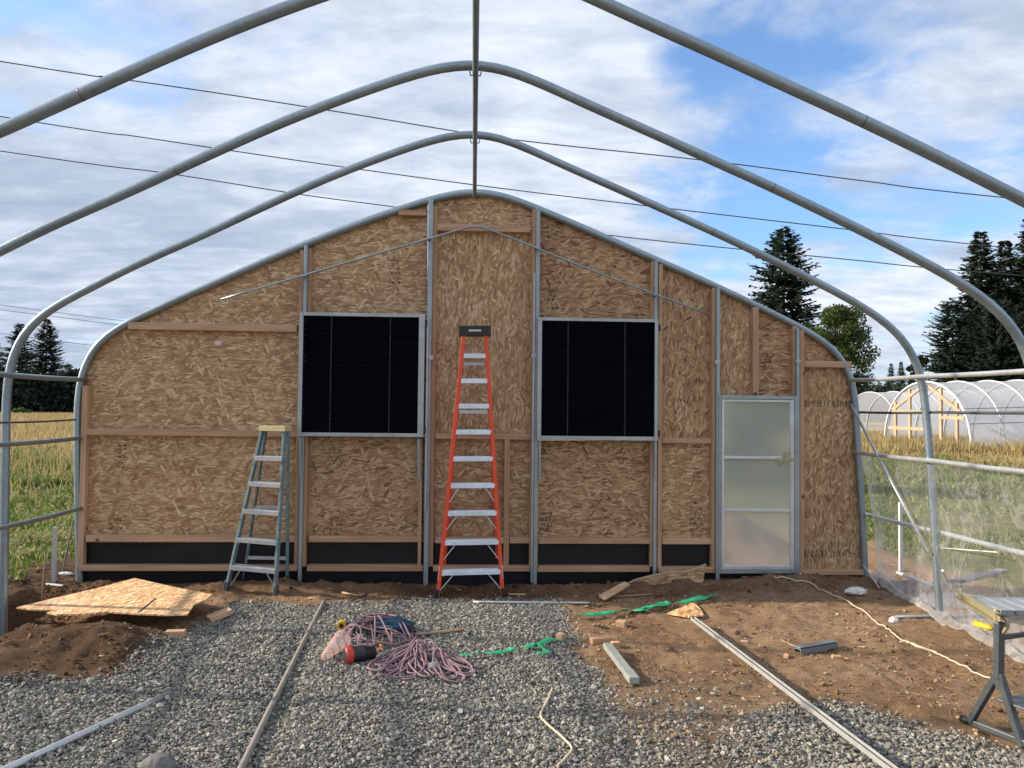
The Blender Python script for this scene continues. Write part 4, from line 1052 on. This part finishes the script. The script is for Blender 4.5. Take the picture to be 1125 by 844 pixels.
xs = xs + rng.normal(0, .03, 9); ys = ys + rng.normal(0, .02, 9)
tag(lumps('plastic_scraps', xs, ys, np.full(9, .025), M['rag'], 0), 'few white plastic crumbs in front of the bucket', 'plastic scraps', kind='stuff')
xs, ys = view_scatter(700, -3.0, 3.6, 3.4, 6.9)
k = rng.random(len(xs)) < (1 - gravel_w(xs, ys)) * .7; xs, ys = xs[k], ys[k]
o = lumps('wood_chips', xs, ys, rng.uniform(.008, .034, len(xs)), M['chip'], .3, (.12, .4)); tag(o, 'scattered pale wood chips on the brown soil', 'wood chips', kind='stuff')

xs, ys = view_scatter(1300, -3.4, 4.2, 3.2, 7.1)
k = rng.random(len(xs)) < (1 - gravel_w(xs, ys)) * (.2 + .8 * (fbm(xs * 1.7, ys * 1.7) > 0)); xs, ys = xs[k], ys[k]
tag(lumps('pebbles', xs, ys, np.clip(rng.lognormal(math.log(.012), .4, len(xs)), .006, .03), M['gravel'], .3), 'stray grey pebbles trodden into the brown soil', 'pebbles', kind='stuff')
n = 420; xs, ys = view_scatter(n, -3.4, 4.0, 3.6, 7.1); k = gravel_w(xs, ys) < .4; xs, ys = xs[k], ys[k]
sb = MB()
for x, y in zip(xs, ys):
    a = rng.uniform(0, 6.28); L = rng.uniform(.02, .09); d = np.array((math.cos(a), math.sin(a), 0)) * L / 2; z = gz(x, y) + .006
    sb.bar((x - d[0], y - d[1], z), (x + d[0], y + d[1], z + rng.uniform(-.004, .012)), rng.uniform(.002, .006), .003)
tag(sb.build('straw_litter', M['straw']), 'broken straw bits lying on the brown soil', 'straw litter', kind='stuff')

# ------------------------------------------------------------------ left edge things
p = G(59, 640); tag(MB().box(p[0] - .016, p[0] + .016, p[1] - .016, p[1] + .016, p[2] - .2, P(59, 579, p[1])[2]).build('stake', M['galv_pale'], None, .002, None, p), 'white square stake standing in the bank left of the wall', 'stake')
p = G(45, 656); q = P(50, 607, p[1] + .1); tag(MB().tube([p - (0, 0, .1), q], .008, 6).build('stake', simple('rusty_rod', (.20, .14, .09), .8), None, 0, None, p), 'thin brown rod leaning in the trench bank', 'stake')
p = G(68, 628); q = P(81, 570, p[1] - .1); tag(MB().tube([p - (0, 0, .05), q], .009, 6).build('stake', M['oldwood'], None, 0, None, p), 'thin grey stick leaning towards the left end hoop', 'stake')
a, c = G(51, 641.5, .012), G(69, 644.5, .012)
tag(MB().bar(a, c, .02, .012).build('pipe_scrap', M['white'], None, 0, None, a), 'short white pipe scrap at the foot of the white stake', 'pipe')
c = G(72, 632); crumple('plastic_scrap', M['rag'], c + (0, 0, .01), .07, .03, .02, 21, 'crumpled pale plastic scrap right of the white stake', 'scrap', .6)

# ------------------------------------------------------------------ right side: plastic sheet and things behind it
def rail_at(q, y): return q[0] + (q[1] - q[0]) * ((y - q[0][1]) / (q[1][1] - q[0][1]))
ny_, nt_ = 130, 26; vs = []; fs = []
for i in range(ny_ + 1):
    y = 7.14 - (7.14 - 2.2) * i / ny_; top = rail_at(rM, y) + np.array((.03, 0, .0))
    for j in range(nt_ + 1):
        t = j / nt_; zb = gz(3.62, y) + .008
        z = top[2] + (zb - top[2]) * min(1, t / .86)
        wr = .022 * float(fbm(y * 2.2 + t * 1.2, t * 3.0, 3)) * (0.3 + t * 1.6) + .012 * math.sin(y * 9 + t * 5) * t
        x = top[0] + .10 * t + wr
        if t > .86:
            q = (t - .86) / .14; x = x - (.10 + .10 * float(vnoise(y * 2.4, 3.1))) * q; z = gz(x, y) + .012 + .05 * abs(math.sin(q * 3.1)) * (1 + float(vnoise(y * 5, q * 3))) + .02 * float(vnoise(y * 14, q * 8)) + .012
        # the hanging edge sags away from the end hoop
        yy = y + (-.16 * math.sin(t * 2.2) * max(0, 1 - i / 14.0))
        vs.append((x, yy, z))
for i in range(ny_):
    for j in range(nt_): a = i * (nt_ + 1) + j; fs.append((a, a + 1, a + nt_ + 2, a + nt_ + 1))
ps = MB().add(vs, fs, True).build('plastic_sheet', M['side_film'], None, 0, None, (3.6, 5, 0))
gw = []
for i in range(ny_ + 1):
    for j in range(nt_ + 1):
        t = j / nt_; gw.append(min(1, math.exp(-(i / 5.0) ** 2) * .9 + float(sstep(.70, .95, t)) * .75 + .25 * float(sstep(.45, .8, t))))
ga_ = ps.data.attributes.new('gather', 'FLOAT', 'POINT'); ga_.data.foreach_set('value', np.array(gw, np.float32))
tag(ps, 'clear wrinkled plastic sheet hanging from the right middle rail to the soil', 'plastic sheet')
c = G(1040, 664); c[2] += .02
crumple('plastic_bundle', M['fold_film'], c + (.05, 0, 0), .30, .13, .07, 31, 'bunched clear plastic lying at the right hoop foot', 'plastic sheet', .6)
p = G(989.6, 627); tag(MB().box(p[0] - .016, p[0] + .016, p[1] - .016, p[1] + .016, p[2] - .1, P(991, 552, p[1])[2]).build('stake', M['white'], None, .002, None, p), 'white square stake standing behind the plastic sheet', 'stake')
a, c = P(1035.5, 627, 5.6), G(1054, 664, .01)
tag(MB().bar(a, c, .018, .018).build('stake', M['white'], None, .002, None, c), 'short white stick leaning against the right hoop leg', 'stake')
a, c = G(1034, 643, .10), G(1102, 627, .16)
tag(MB().bar(a, c, .09, .035, (0, 1, 0)).build('plank', M['oldwood'], None, .003, None, (a + c) / 2), 'weathered grey plank lying behind the plastic sheet', 'plank')
a, c = G(986, 629, .05), G(1042, 650, .05)
tag(MB().tube([a, c], .016, 8).build('pipe', M['white'], None, 0, None, (a + c) / 2), 'pale pipe lying along the foot of the plastic sheet', 'pipe')
tag(MB().tube([P(1034, 602, 5.9), P(1096, 607, 5.0)], .005, 6).build('twine', M['white'], None, 0, None, P(1034, 602, 5.9)), 'thin white cord tied to the right hoop leg', 'cord')
tag(MB().tube([P(948, 620, 7.15), G(966, 646, .02)], .005, 6).build('twine', M['white'], None, 0, None, P(948, 620, 7.15)), 'short cord pegged from the end hoop foot to soil', 'cord')

# ------------------------------------------------------------------ work stand at the right edge
f0, f1 = G(1066, 797), G(1124, 822)
ld = _n((f1 - f0) * (1, 1, 0)); pn = np.array((-ld[1], ld[0], 0)); sdv = pn if pn[0] > 0 else -pn       # direction along the bench (to the right)
ws = thing('work_stand', 'dark grey folding work stand with brass jaw and grey slotted top', 'work stand', f0)
S = lambda u, v: PP(u, v, f0, pn)
top = S(1098, 690); knee = S(1097, 742)
def leg_set(off, sub):
    o = np.array(off)
    MB().bar(top + o + (0, 0, .03), knee + o - (0, 0, .02), .032, .045, ld).build('upright', M['steel_grey'], ws, .004)
    MB().bar(knee + o + ld * -.005 - (0, 0, .0), f0 + o + (0, 0, .02), .030, .040, ld).build('leg', M['steel_grey'], ws, .004)
    MB().bar(knee + o + ld * .005 + (0, 0, .01), f1 + o + (0, 0, .005), .030, .040, ld).build('leg', M['steel_grey'], ws, .004)
    pb_ = MB(); pb_.prism([S(1092, 742) + o - sdv * .019, S(1103, 740) + o - sdv * .019, S(1106, 756) + o - sdv * .019, S(1098, 758) + o - sdv * .019], sdv * .006)
    pb_.build('gusset', M['steel_grey'], ws)
    MB().bar(f0 + o + (0, 0, .02), f0 + o + ld * .62 + (0, 0, .03), .028, .03, sdv).build('foot_bar', M['steel_grey'], ws, .004)
    MB().tube([f0 + o - ld * .05 + (0, 0, .018), f0 + o + (0, 0, .018)], .02, 10).build('foot', M['blk_pl'], ws)
leg_set((0, 0, 0), 0); leg_set(sdv * .62, 1)
for z in (-.05,): MB().bar(top + sdv * .02 + (0, 0, z), top + sdv * .62 + (0, 0, z), .025, .022, ld).build('cross_bar', M['steel_grey'], ws, .003)
q = S(1112, 775); MB().bar(q + sdv * .0, q + sdv * .6, .16, .012, ld).build('shelf', M['steel_grey'], ws, .003)
jz = top[2] + .055
ja = PZ(1053, 651, jz + .05); jb = PZ(1099, 679, jz + .01)
jb2 = ja + (jb - ja)
jm = MB(); jm.channel(ja, jb, .045, .03, (0, 0, 1), .004)
for t_ in (.08, .9):
    w_ = ja + (jb - ja) * t_; jm.tube([w_ + (0, 0, .03), w_ - (0, 0, .03)], .012, 8)
jm.build('jaw', M['brass'], ws, .002)
dj = _n((jb - ja) * (1, 1, 0)); pj = np.array((dj[1], -dj[0], 0.0)); pj = pj if pj[0] > 0 else -pj
for k, w0 in enumerate((0.0, .16)):
    tb_ = MB(); L0 = ja + dj * (.06 + .0 * k) + pj * (.05 + w0); L1 = jb - dj * .02 + pj * (.05 + w0)
    L0[2] = L1[2] = jz + .03
    for kk in range(2):
        oo = pj * (kk * .078); tb_.bar(L0 + oo, L1 + oo, .072, .028, pj)
    tb_.build('slotted_top', M['greyslat'], ws, .003)
hc = S(1081, 688)
MB().tube([hc - ld * .055, hc - ld * .05, hc + ld * .03, hc + ld * .05], [.006, .0155, .0145, .008], 12).build('clamp_handle', M['yellow'], ws)
MB().tube([hc + ld * .05, S(1100, 688)], .006, 8).build('clamp_screw', M['brass'], ws)
hk = MB(); hk.tube(smooth_pts([S(1094, 676), S(1103, 678), S(1107, 686), S(1102, 695), S(1094, 696)], 4), .010, 8); hk.build('clamp_hook', M['brass'], ws)
c = top + sdv * .12 + np.array((0, 0, .03)) ; crumple('plastic_bundle', M['fold_film'], c + (.10, 0, .0), .14, .10, .04, 37, 'bunched clear plastic draped on the work stand top', 'plastic sheet', .6)

# ------------------------------------------------------------------ power lines
def power(label, pix, Y, r, L=1.0):
    pts = [P(u, v, Y) for u, v in pix]
    a = pts[0] + (pts[0] - pts[1]) * (25 / np.linalg.norm(pts[0] - pts[1])); b_ = pts[-1] + (pts[-1] - pts[-2]) * (25 / np.linalg.norm(pts[-1] - pts[-2]))
    a[2] += .4; b_[2] += .4
    pts = smooth_pts([a] + pts + [b_], 6)
    return tag(MB().tube(pts, r, 6).build('power_line', M['wire'], None, 0, None, np.mean(pts, 0)), label, 'power line', 'overhead power lines')
power('topmost dark power line crossing the sky from upper left', [(0, 67.5), (120, 85), (250, 104), (400, 127.5), (560, 153), (780, 177), (950, 199), (1125, 219.5)], 22, .017)
power('second power line from the top crossing the sky', [(0, 128), (150, 150), (250, 165), (380, 184), (550, 207), (700, 225), (930, 252), (1125, 274)], 23, .016)
power('third power line from the top, passing just above the gable', [(0, 166), (180, 190), (325, 213), (430, 227), (690, 261), (930, 285), (1125, 303)], 24, .016)
power('upper of the two close thin wires low at left', [(-60, 327), (0, 335), (60, 343), (130, 352), (300, 372)], 75, .022)
power('lower of the two close thin wires low at left', [(-60, 333), (0, 340.5), (60, 348), (130, 357), (300, 378)], 75, .022)
power('lowest faint wire at left crossing the conifers', [(-60, 358), (0, 366), (50, 373), (97, 379), (300, 402)], 70, .022)

# ------------------------------------------------------------------ trees
def conifer(label, u, vtop, Y, half_px, seed, mat, group=None, dens=1.0, base=.04, name='conifer_tree', power_=.85):
    rr = np.random.default_rng(seed)
    tp = P(u, vtop, Y); H = tp[2]; Rr = half_px * Y / F
    loc = np.array((tp[0], Y, 0.0)); t = thing(name, label, 'tree', loc, group)
    MB().tube([loc + (0, 0, -.3), loc + (0, 0, H * .5), loc + (0, 0, H * .97)], [H * .018, H * .010, .02], 8).build('trunk', M['bark'], t)
    Q = []; nl = int(64 * dens); Rr *= 1.45
    for i in range(nl):
        f = base + (1 - base) * (i + rr.random()) / nl; f = min(f, .985)
        rl_ = rr.uniform(.8, 1.1); f0 = f
        nb = int(10 + 8 * (1 - f))
        a0 = rr.uniform(0, 6.28)
        for k in range(nb):
            az = a0 + 6.283 * k / nb + rr.normal(0, .25); f = min(.985, max(base, f0 + rr.normal(0, .9 / nl))); Rl = (Rr * ((1 - f) ** power_) + .12) * rl_; L = Rl * rr.uniform(.5, 1.15)
            d = np.array((math.cos(az), math.sin(az), 0)); s = np.array((-d[1], d[0], 0))
            rise = rr.uniform(-.38, .12) + .45 * f ** 2
            m = max(4, int(L / (.022 * H) * 3.4))
            for j in range(m):
                q = (j + .6) / m
                if q < .18: continue
                c = loc + (0, 0, H * f) + d * L * q + np.array((0, 0, L * (rise * q - .10 * q * q + .18 * q ** 3)))
                l0 = (.024 * H) * rr.uniform(.6, 1.4) * (1.2 - .5 * q)
                for sg in (-1, 1):
                    dd = _n(d * rr.uniform(.6, 1.1) + s * sg * rr.uniform(.4, 1.0) + np.array((0, 0, rr.uniform(-.55, .12))))
                    ss = np.cross(dd, (0, 0, 1.0)); ss = ss / (np.linalg.norm(ss) + 1e-9); ss = ss * math.cos(.5) + np.array((0, 0, 1)) * math.sin(rr.uniform(-.8, .8))
                    w = l0 * rr.uniform(.22, .36)
                    Q.append((c, c + dd * l0 * .5 + ss * w, c + dd * l0, c + dd * l0 * .5 - ss * w))
    Q = np.array(Q).reshape(-1, 3); Fa = np.arange(len(Q)).reshape(-1, 4)
    np_mesh('crown', Q, Fa, mat, t); return t
def leafy(label, u, vtop, vbase, Y, half_px, seed, mat, group=None, n=9000, leaf=.35, name='broadleaf_tree', zb=.15, blobs=26, cat='tree'):
    rr = np.random.default_rng(seed); tp = P(u, vtop, Y); H = tp[2]; Rr = half_px * Y / F
    loc = np.array((tp[0], Y, 0.0)); t = thing(name, label, cat, loc, group)
    tr = MB(); tr.tube([loc + (0, 0, -.2), loc + (.02 * H, 0, H * .4), loc + (0, 0, H * .75)], [H * .025, H * .018, H * .006], 8)
    cs = []
    for i in range(blobs):
        f = rr.uniform(zb, .93); az = rr.uniform(0, 6.28); e = math.sqrt(max(0, 1 - ((f - .45) / .57) ** 2))
        q = rr.uniform(.25, .85) * Rr * e
        c = np.array((q * math.cos(az), q * math.sin(az), f * H)); cs.append((c, Rr * rr.uniform(.20, .38)))
        tr.tube([loc + (0, 0, H * f * .55), loc + c * (.5, .5, 1) - (0, 0, .05 * H), loc + c], [H * .008, H * .005, .01], 5)
    tr.build('trunk', M['bark'], t)
    per = n // blobs; C = np.concatenate([np.tile(c, (per, 1)) for c, r in cs]); RR = np.concatenate([np.full(per, r) for c, r in cs])
    dv = rr.normal(size=(len(C), 3)); dv /= np.linalg.norm(dv, axis=1)[:, None]
    C = C + dv * (RR * rr.random(len(C)) ** .45)[:, None] * (1, 1, .75) + loc
    C[:, 2] = np.maximum(C[:, 2], .1)
    a = rr.normal(size=(len(C), 3)); a /= np.linalg.norm(a, axis=1)[:, None]; b_ = np.cross(a, rr.normal(size=(len(C), 3))); b_ /= np.linalg.norm(b_, axis=1)[:, None]
    s = (leaf * rr.uniform(.6, 1.4, len(C)))[:, None]
    Q = np.stack([C - a * s * .5, C + b_ * s * .32, C + a * s * .5, C - b_ * s * .32], 1).reshape(-1, 3)
    np_mesh('crown', Q, np.arange(len(Q)).reshape(-1, 4), mat, t); return t
gt = 'trees beyond the fields'
conifer('tall dark conifer rising behind the right roof slope', 861, 250, 92, 52, 1, M['needle2'], gt, 1.1, power_=.62)
leafy('green broadleaf tree between the tall conifer and right hoop', 922, 330, 455, 78, 44, 2, M['leaf'], gt, 30000, .25, zb=.12, blobs=60)
conifer('pointed conifer at the left of the big right group', 1077, 253, 88, 40, 3, M['needle'], gt, 1.1, power_=.75)
conifer('slim conifer in the middle of the big right group', 1104, 263, 92, 36, 4, M['needle'], gt, 1.1, power_=.75)
conifer('tallest conifer of the right group at the picture edge', 1136, 232, 86, 50, 5, M['needle'], gt, 1.1, power_=.75)
conifer('low broad conifer at the left foot of the right group', 1046, 330, 84, 40, 6, M['needle2'], gt, .9, power_=.55)
conifer('broad low conifer in front of the right group', 1095, 330, 80, 52, 16, M['needle2'], gt, .9, power_=.5)
conifer('conifer of the right group cut off by the right picture edge', 1190, 260, 84, 55, 7, M['needle'], gt, .9)
leafy('low dark round tree left of the right conifer group', 1012, 388, 455, 96, 17, 8, M['hedge'], gt, 3500, .5, zb=.05)
conifer('small far conifer, left of a pair under the right hoop', 979, 399, 210, 9, 9, M['needle2'], gt, .9)
conifer('small far conifer, right of a pair under the right hoop', 990, 397, 215, 10, 10, M['needle2'], gt, .9)
conifer('left conifer of the group behind the left field', 22, 355, 110, 27, 11, M['needle'], gt, .95, power_=.8)
conifer('right conifer of the group behind the left field', 52, 350, 106, 27, 12, M['needle'], gt, .95, power_=.8)
conifer('conifer at the far left edge behind the field', -8, 372, 112, 26, 13, M['needle'], gt, .9)
conifer('short conifer right of the left group, half behind the hoop', 76, 400, 112, 20, 14, M['needle'], gt, .8)
leafy('bright low bush at the foot of the left hedge', 20, 450, 458, 96, 14, 15, M['bush'], None, 2500, .3, 'bush', 0.0, 18, 'bush')
for i, (u, v, Y, hp, lab) in enumerate([(832, 415, 16, 44, 'bright green bush behind the frosted door')]):
    leafy(lab, u, v, 470, Y, hp * 1.6, 40 + i, M['bush'], None, 6000, .14, 'bush', 0.0, 24, 'bush')

def foliage_wall(name, label, cat, x0, x1, y0, y1, h, n, leaf, mat, seed, kind=None, hv=.25):
    rr = np.random.default_rng(seed); xs = rr.uniform(x0, x1, n); ys = rr.uniform(y0, y1, n)
    hh = h * (1 + hv * 2 * fbm(xs * .25 + seed, ys * 0 + seed, 4)); zs = hh * rr.random(n) ** .75
    C = np.stack([xs, ys, zs], 1); a = rr.normal(size=(n, 3)); a /= np.linalg.norm(a, axis=1)[:, None]; b_ = np.cross(a, rr.normal(size=(n, 3))); b_ /= np.linalg.norm(b_, axis=1)[:, None]
    s = (leaf * rr.uniform(.6, 1.5, n))[:, None]
    Q = np.stack([C - a * s * .5, C + b_ * s * .35, C + a * s * .5, C - b_ * s * .35], 1).reshape(-1, 3)
    return tag(np_mesh(name, Q, np.arange(len(Q)).reshape(-1, 4), mat), label, cat, kind=kind)
xa, xb = P(-70, 450, 104)[0], P(130, 450, 104)[0]
foliage_wall('hedge', 'tall dark evergreen hedge across the left field', 'hedge', xa, xb, 102, 106, 5.6, 16000, .55, M['hedge'], 5, None, .10)
xa, xb = P(880, 450, 125)[0], P(1300, 450, 125)[0]
foliage_wall('hedge', 'dark tree belt behind the plastic tunnels on the right', 'hedge', xa, xb, 118, 126, 5.2, 22000, .6, M['hedge'], 8, None, .3)
xa, xb = P(900, 450, 320)[0], P(1100, 450, 320)[0]
foliage_wall('far_woods', 'distant low woods on the right horizon', 'woods', xa, xb, 310, 330, 13, 9000, 1.6, M['needle2'], 9, 'stuff', .35)
# far ridge
hx = np.linspace(-2600, 2600, 90); hh = 38 + 50 * fbm(hx * .0013 + 4, hx * 0 + 2, 4); hv_ = []; hf = []
for x, h_ in zip(hx, hh): hv_ += [(x, 1500, -2), (x, 1750, max(8, h_)), (x, 2300, -2)]
for i in range(len(hx) - 1): a = i * 3; hf += [(a, a + 3, a + 4, a + 1), (a + 1, a + 4, a + 5, a + 2)]
tag(MB().add(hv_, hf, True).build('hills', simple('wooded_ridge', (.05, .085, .085), 1, 0, .3, .02)), None, None, kind='structure')

# ------------------------------------------------------------------ plastic tunnels
def tunnel(label, u, vt, Y, w, L, nh, ang, front=True, group='plastic tunnels in the right field'):
    c = P(u, vt, Y); H = c[2]; base = np.array((c[0], Y, 0.0)); t = thing('poly_tunnel', label, 'poly tunnel', base, group)
    ax = np.array((math.sin(ang), math.cos(ang), .034)); ac = np.array((math.cos(ang), -math.sin(ang), 0))
    def arch(s, r_=1.0, n=26):
        out = []
        for a in np.linspace(0, math.pi, n):
            cx = -math.cos(a); out.append(base + ax * s + ac * (w / 2 * cx * (1 - .06 * math.sin(a)) * r_) + np.array((0, 0, H * r_ * math.sin(a) ** .72)))
        return out
    A = [arch(s) for s in np.linspace(0, L, nh * 4)]; n = len(A[0]); vs = []; fs = []
    for k, a in enumerate(A):
        sag = .035 * abs(math.sin(math.pi * k / 4))
        for p_ in a: vs.append(p_ + np.array((0, 0, -sag * (p_[2] / H))))
    for i in range(len(A) - 1):
        for j in range(n - 1): q = i * n + j; fs.append((q, q + 1, q + n + 1, q + n))
    MB().add(vs, fs, True).build('plastic_cover', M['tunnel_film'], t)
    for s in np.linspace(0, L, nh): MB().tube(arch(s, 1.004), .030, 8).build('hoop', M['white'], t)
    MB().tube([base + (0, 0, H * .98), base + ax * L + (0, 0, H * .98)], .025, 6).build('purlin', M['white'], t)
    for k, hz in enumerate((.42, .62)):
        for sg in (1,):
            a = math.asin(hz ** (1 / .72)); p_ = ac * (w / 2 * math.cos(a) * 1.01) + np.array((0, 0, H * hz))
            MB().tube([base + p_, base + p_ + ax * L], .012, 6).build('rope', M['cable'], t)
    if front:
        def E(x, z): return base + ac * x * w / 2 + np.array((0, 0, z * H))
        def ph(x): return math.sin(math.acos(min(1, abs(x) / .97))) ** .72 * .96
        for x in (-.72, -.36, .02, .36, .70): MB().bar(E(x, 0), E(x, ph(x)), .13, .08, ac).build('timber_post', M['lum_tun'], t)
        for x0, x1, z in ((-.80, .02, .58), (-.90, .02, .33), (-.72, .02, .03), (.36, .86, .50)):
            MB().bar(E(x0, z), E(x1, z), .13, .07, (0, 0, 1)).build('timber_rail', M['lum_tun'], t)
        for x0, z0, x1, z1 in ((-.80, .60, -.05, .94), (.10, .94, .80, .56)):
            MB().bar(E(x0, z0), E(x1, z1), .13, .07, (0, 0, 1)).build('timber_rail', M['lum_tun'], t)
        MB().tube([p_ + ax * -.02 for p_ in arch(0, 1.005)], .05, 8).build('end_hoop', M['white'], t)
    return t
tunnel('plastic covered tunnel with a timber framed end facing the greenhouse', 1016, 420, 31, 5.0, 34, 24, R(82))
tunnel('plainer plastic tunnel further back, half hidden by the wall edge', 955, 431, 46, 5.2, 34, 22, R(82), False)

# ------------------------------------------------------------------ light
EL, DELTA = R(24), R(8)
Sdir = np.array((-math.cos(EL) * math.cos(DELTA), math.cos(EL) * math.sin(DELTA), math.sin(EL)))
sl = bpy.data.lights.new('sun', 'SUN'); sl.energy = 5.0; sl.angle = R(1.3); sl.color = (1.0, .86, .68)
so = bpy.data.objects.new('sun', sl); COL.objects.link(so)
so.rotation_euler = Vector(-Sdir).to_track_quat('-Z', 'Y').to_euler(); so.location = (-20, 5, 15)

w = bpy.data.worlds.new('World'); sc.world = w; w.use_nodes = True; nt = w.node_tree
bg = nt.nodes['Background']; bg.inputs[1].default_value = .11
sky = N(nt, 'ShaderNodeTexSky'); sky.sky_type = 'NISHITA'; sky.sun_disc = False; sky.sun_elevation = EL; sky.sun_rotation = math.atan2(Sdir[0], Sdir[1])
sky.air_density = 1.0; sky.dust_density = 1.2; sky.ozone_density = 1.6
tc = N(nt, 'ShaderNodeTexCoord'); sp = N(nt, 'ShaderNodeSeparateXYZ'); nt.links.new(tc.outputs['Generated'], sp.inputs[0])
zc = math_(nt, 'ADD', math_(nt, 'MAXIMUM', sp.outputs[2], 0.0), .16)
cb = N(nt, 'ShaderNodeCombineXYZ'); nt.links.new(math_(nt, 'DIVIDE', sp.outputs[0], zc), cb.inputs[0]); nt.links.new(math_(nt, 'DIVIDE', sp.outputs[1], zc), cb.inputs[1])
def wnoise(scale, det, rough, dist=0, off=(0, 0, 0), st=(1, 1, 1)):
    mp = N(nt, 'ShaderNodeMapping'); mp.inputs['Location'].default_value = off; mp.inputs['Scale'].default_value = st
    nt.links.new(cb.outputs[0], mp.inputs['Vector'])
    n = N(nt, 'ShaderNodeTexNoise', Scale=scale, Detail=float(det), Roughness=rough, Distortion=dist); nt.links.new(mp.outputs[0], n.inputs['Vector']); return n.outputs['Fac']
def towards(u, v, lo, hi):
    d = _n(ray(u, v)); vd = N(nt, 'ShaderNodeVectorMath', operation='DOT_PRODUCT'); vd.inputs[1].default_value = tuple(d); nt.links.new(tc.outputs['Generated'], vd.inputs[0])
    mr = N(nt, 'ShaderNodeMapRange'); mr.interpolation_type = 'SMOOTHSTEP'; mr.inputs[1].default_value = lo; mr.inputs[2].default_value = hi; nt.links.new(vd.outputs['Value'], mr.inputs[0]); return mr.outputs[0]
c1 = wnoise(1.15, 9, .56, .25, (3.1, 1.7, 0)); c2 = wnoise(3.4, 8, .6, .3, (9, 4, 2))
cov = math_(nt, 'ADD', math_(nt, 'MULTIPLY', c1, .62), math_(nt, 'MULTIPLY', c2, .38))
cov = math_(nt, 'SUBTRACT', cov, math_(nt, 'MULTIPLY', towards(1010, 110, .93, .992), .15))
cov = math_(nt, 'SUBTRACT', cov, math_(nt, 'MULTIPLY', towards(800, 185, .985, .999), .08))
cov = math_(nt, 'SUBTRACT', cov, math_(nt, 'MULTIPLY', towards(60, 20, .97, .999), .05))
mask = N(nt, 'ShaderNodeMapRange'); mask.interpolation_type = 'SMOOTHSTEP'; mask.inputs[1].default_value = .26; mask.inputs[2].default_value = .43; nt.links.new(cov, mask.inputs[0])
s1 = wnoise(1.7, 7, .55, .4, (1, 8, 5), (.55, 1.5, 1)); s2 = wnoise(6, 7, .6, .3, (5, 2, 1), (.7, 1.2, 1))
sh = math_(nt, 'ADD', math_(nt, 'MULTIPLY', s1, .52), math_(nt, 'MULTIPLY', s2, .48))
sh = math_(nt, 'SUBTRACT', sh, math_(nt, 'MULTIPLY', towards(190, 250, .90, .995), .09))
sh = math_(nt, 'ADD', sh, math_(nt, 'MULTIPLY', towards(420, 30, .90, .99), .06))
cl = ramp(nt, [(.28, (2.6, 3.2, 4.2)), (.42, (3.5, 4.1, 5.1)), (.51, (4.5, 5.05, 5.95)), (.60, (5.6, 6.05, 6.8)), (.74, (7.1, 7.4, 7.9))]); nt.links.new(sh, cl.inputs[0])
skyc = mixc(nt, sky.outputs[0], (1.18, 1.45, 1.75), 1.0, 'MULTIPLY')
nt.links.new(mixc(nt, skyc, cl.outputs[0], mask.outputs[0]), bg.inputs[0])

# ------------------------------------------------------------------ camera and output
cam = bpy.data.cameras.new('camera'); cam.sensor_width = 36; cam.lens = F / 1125 * 36; cam.clip_end = 9000; cam.clip_start = .05
co = bpy.data.objects.new('camera', cam); COL.objects.link(co)
rt = np.array((Xc[0], Yc[0], Zc[0])); up = np.array((Xc[1], Yc[1], Zc[1])); fw = np.array((Xc[2], Yc[2], Zc[2]))
co.matrix_world = Matrix([[rt[0], up[0], -fw[0], 0], [rt[1], up[1], -fw[1], 0], [rt[2], up[2], -fw[2], CAMH], [0, 0, 0, 1]])
sc.camera = co
sc.view_settings.view_transform = 'Standard'; sc.view_settings.look = 'None'; sc.view_settings.exposure = 0.50; sc.view_settings.gamma = 1
sc.cycles.use_denoising = True; sc.cycles.max_bounces = 8; sc.cycles.transparent_max_bounces = 24
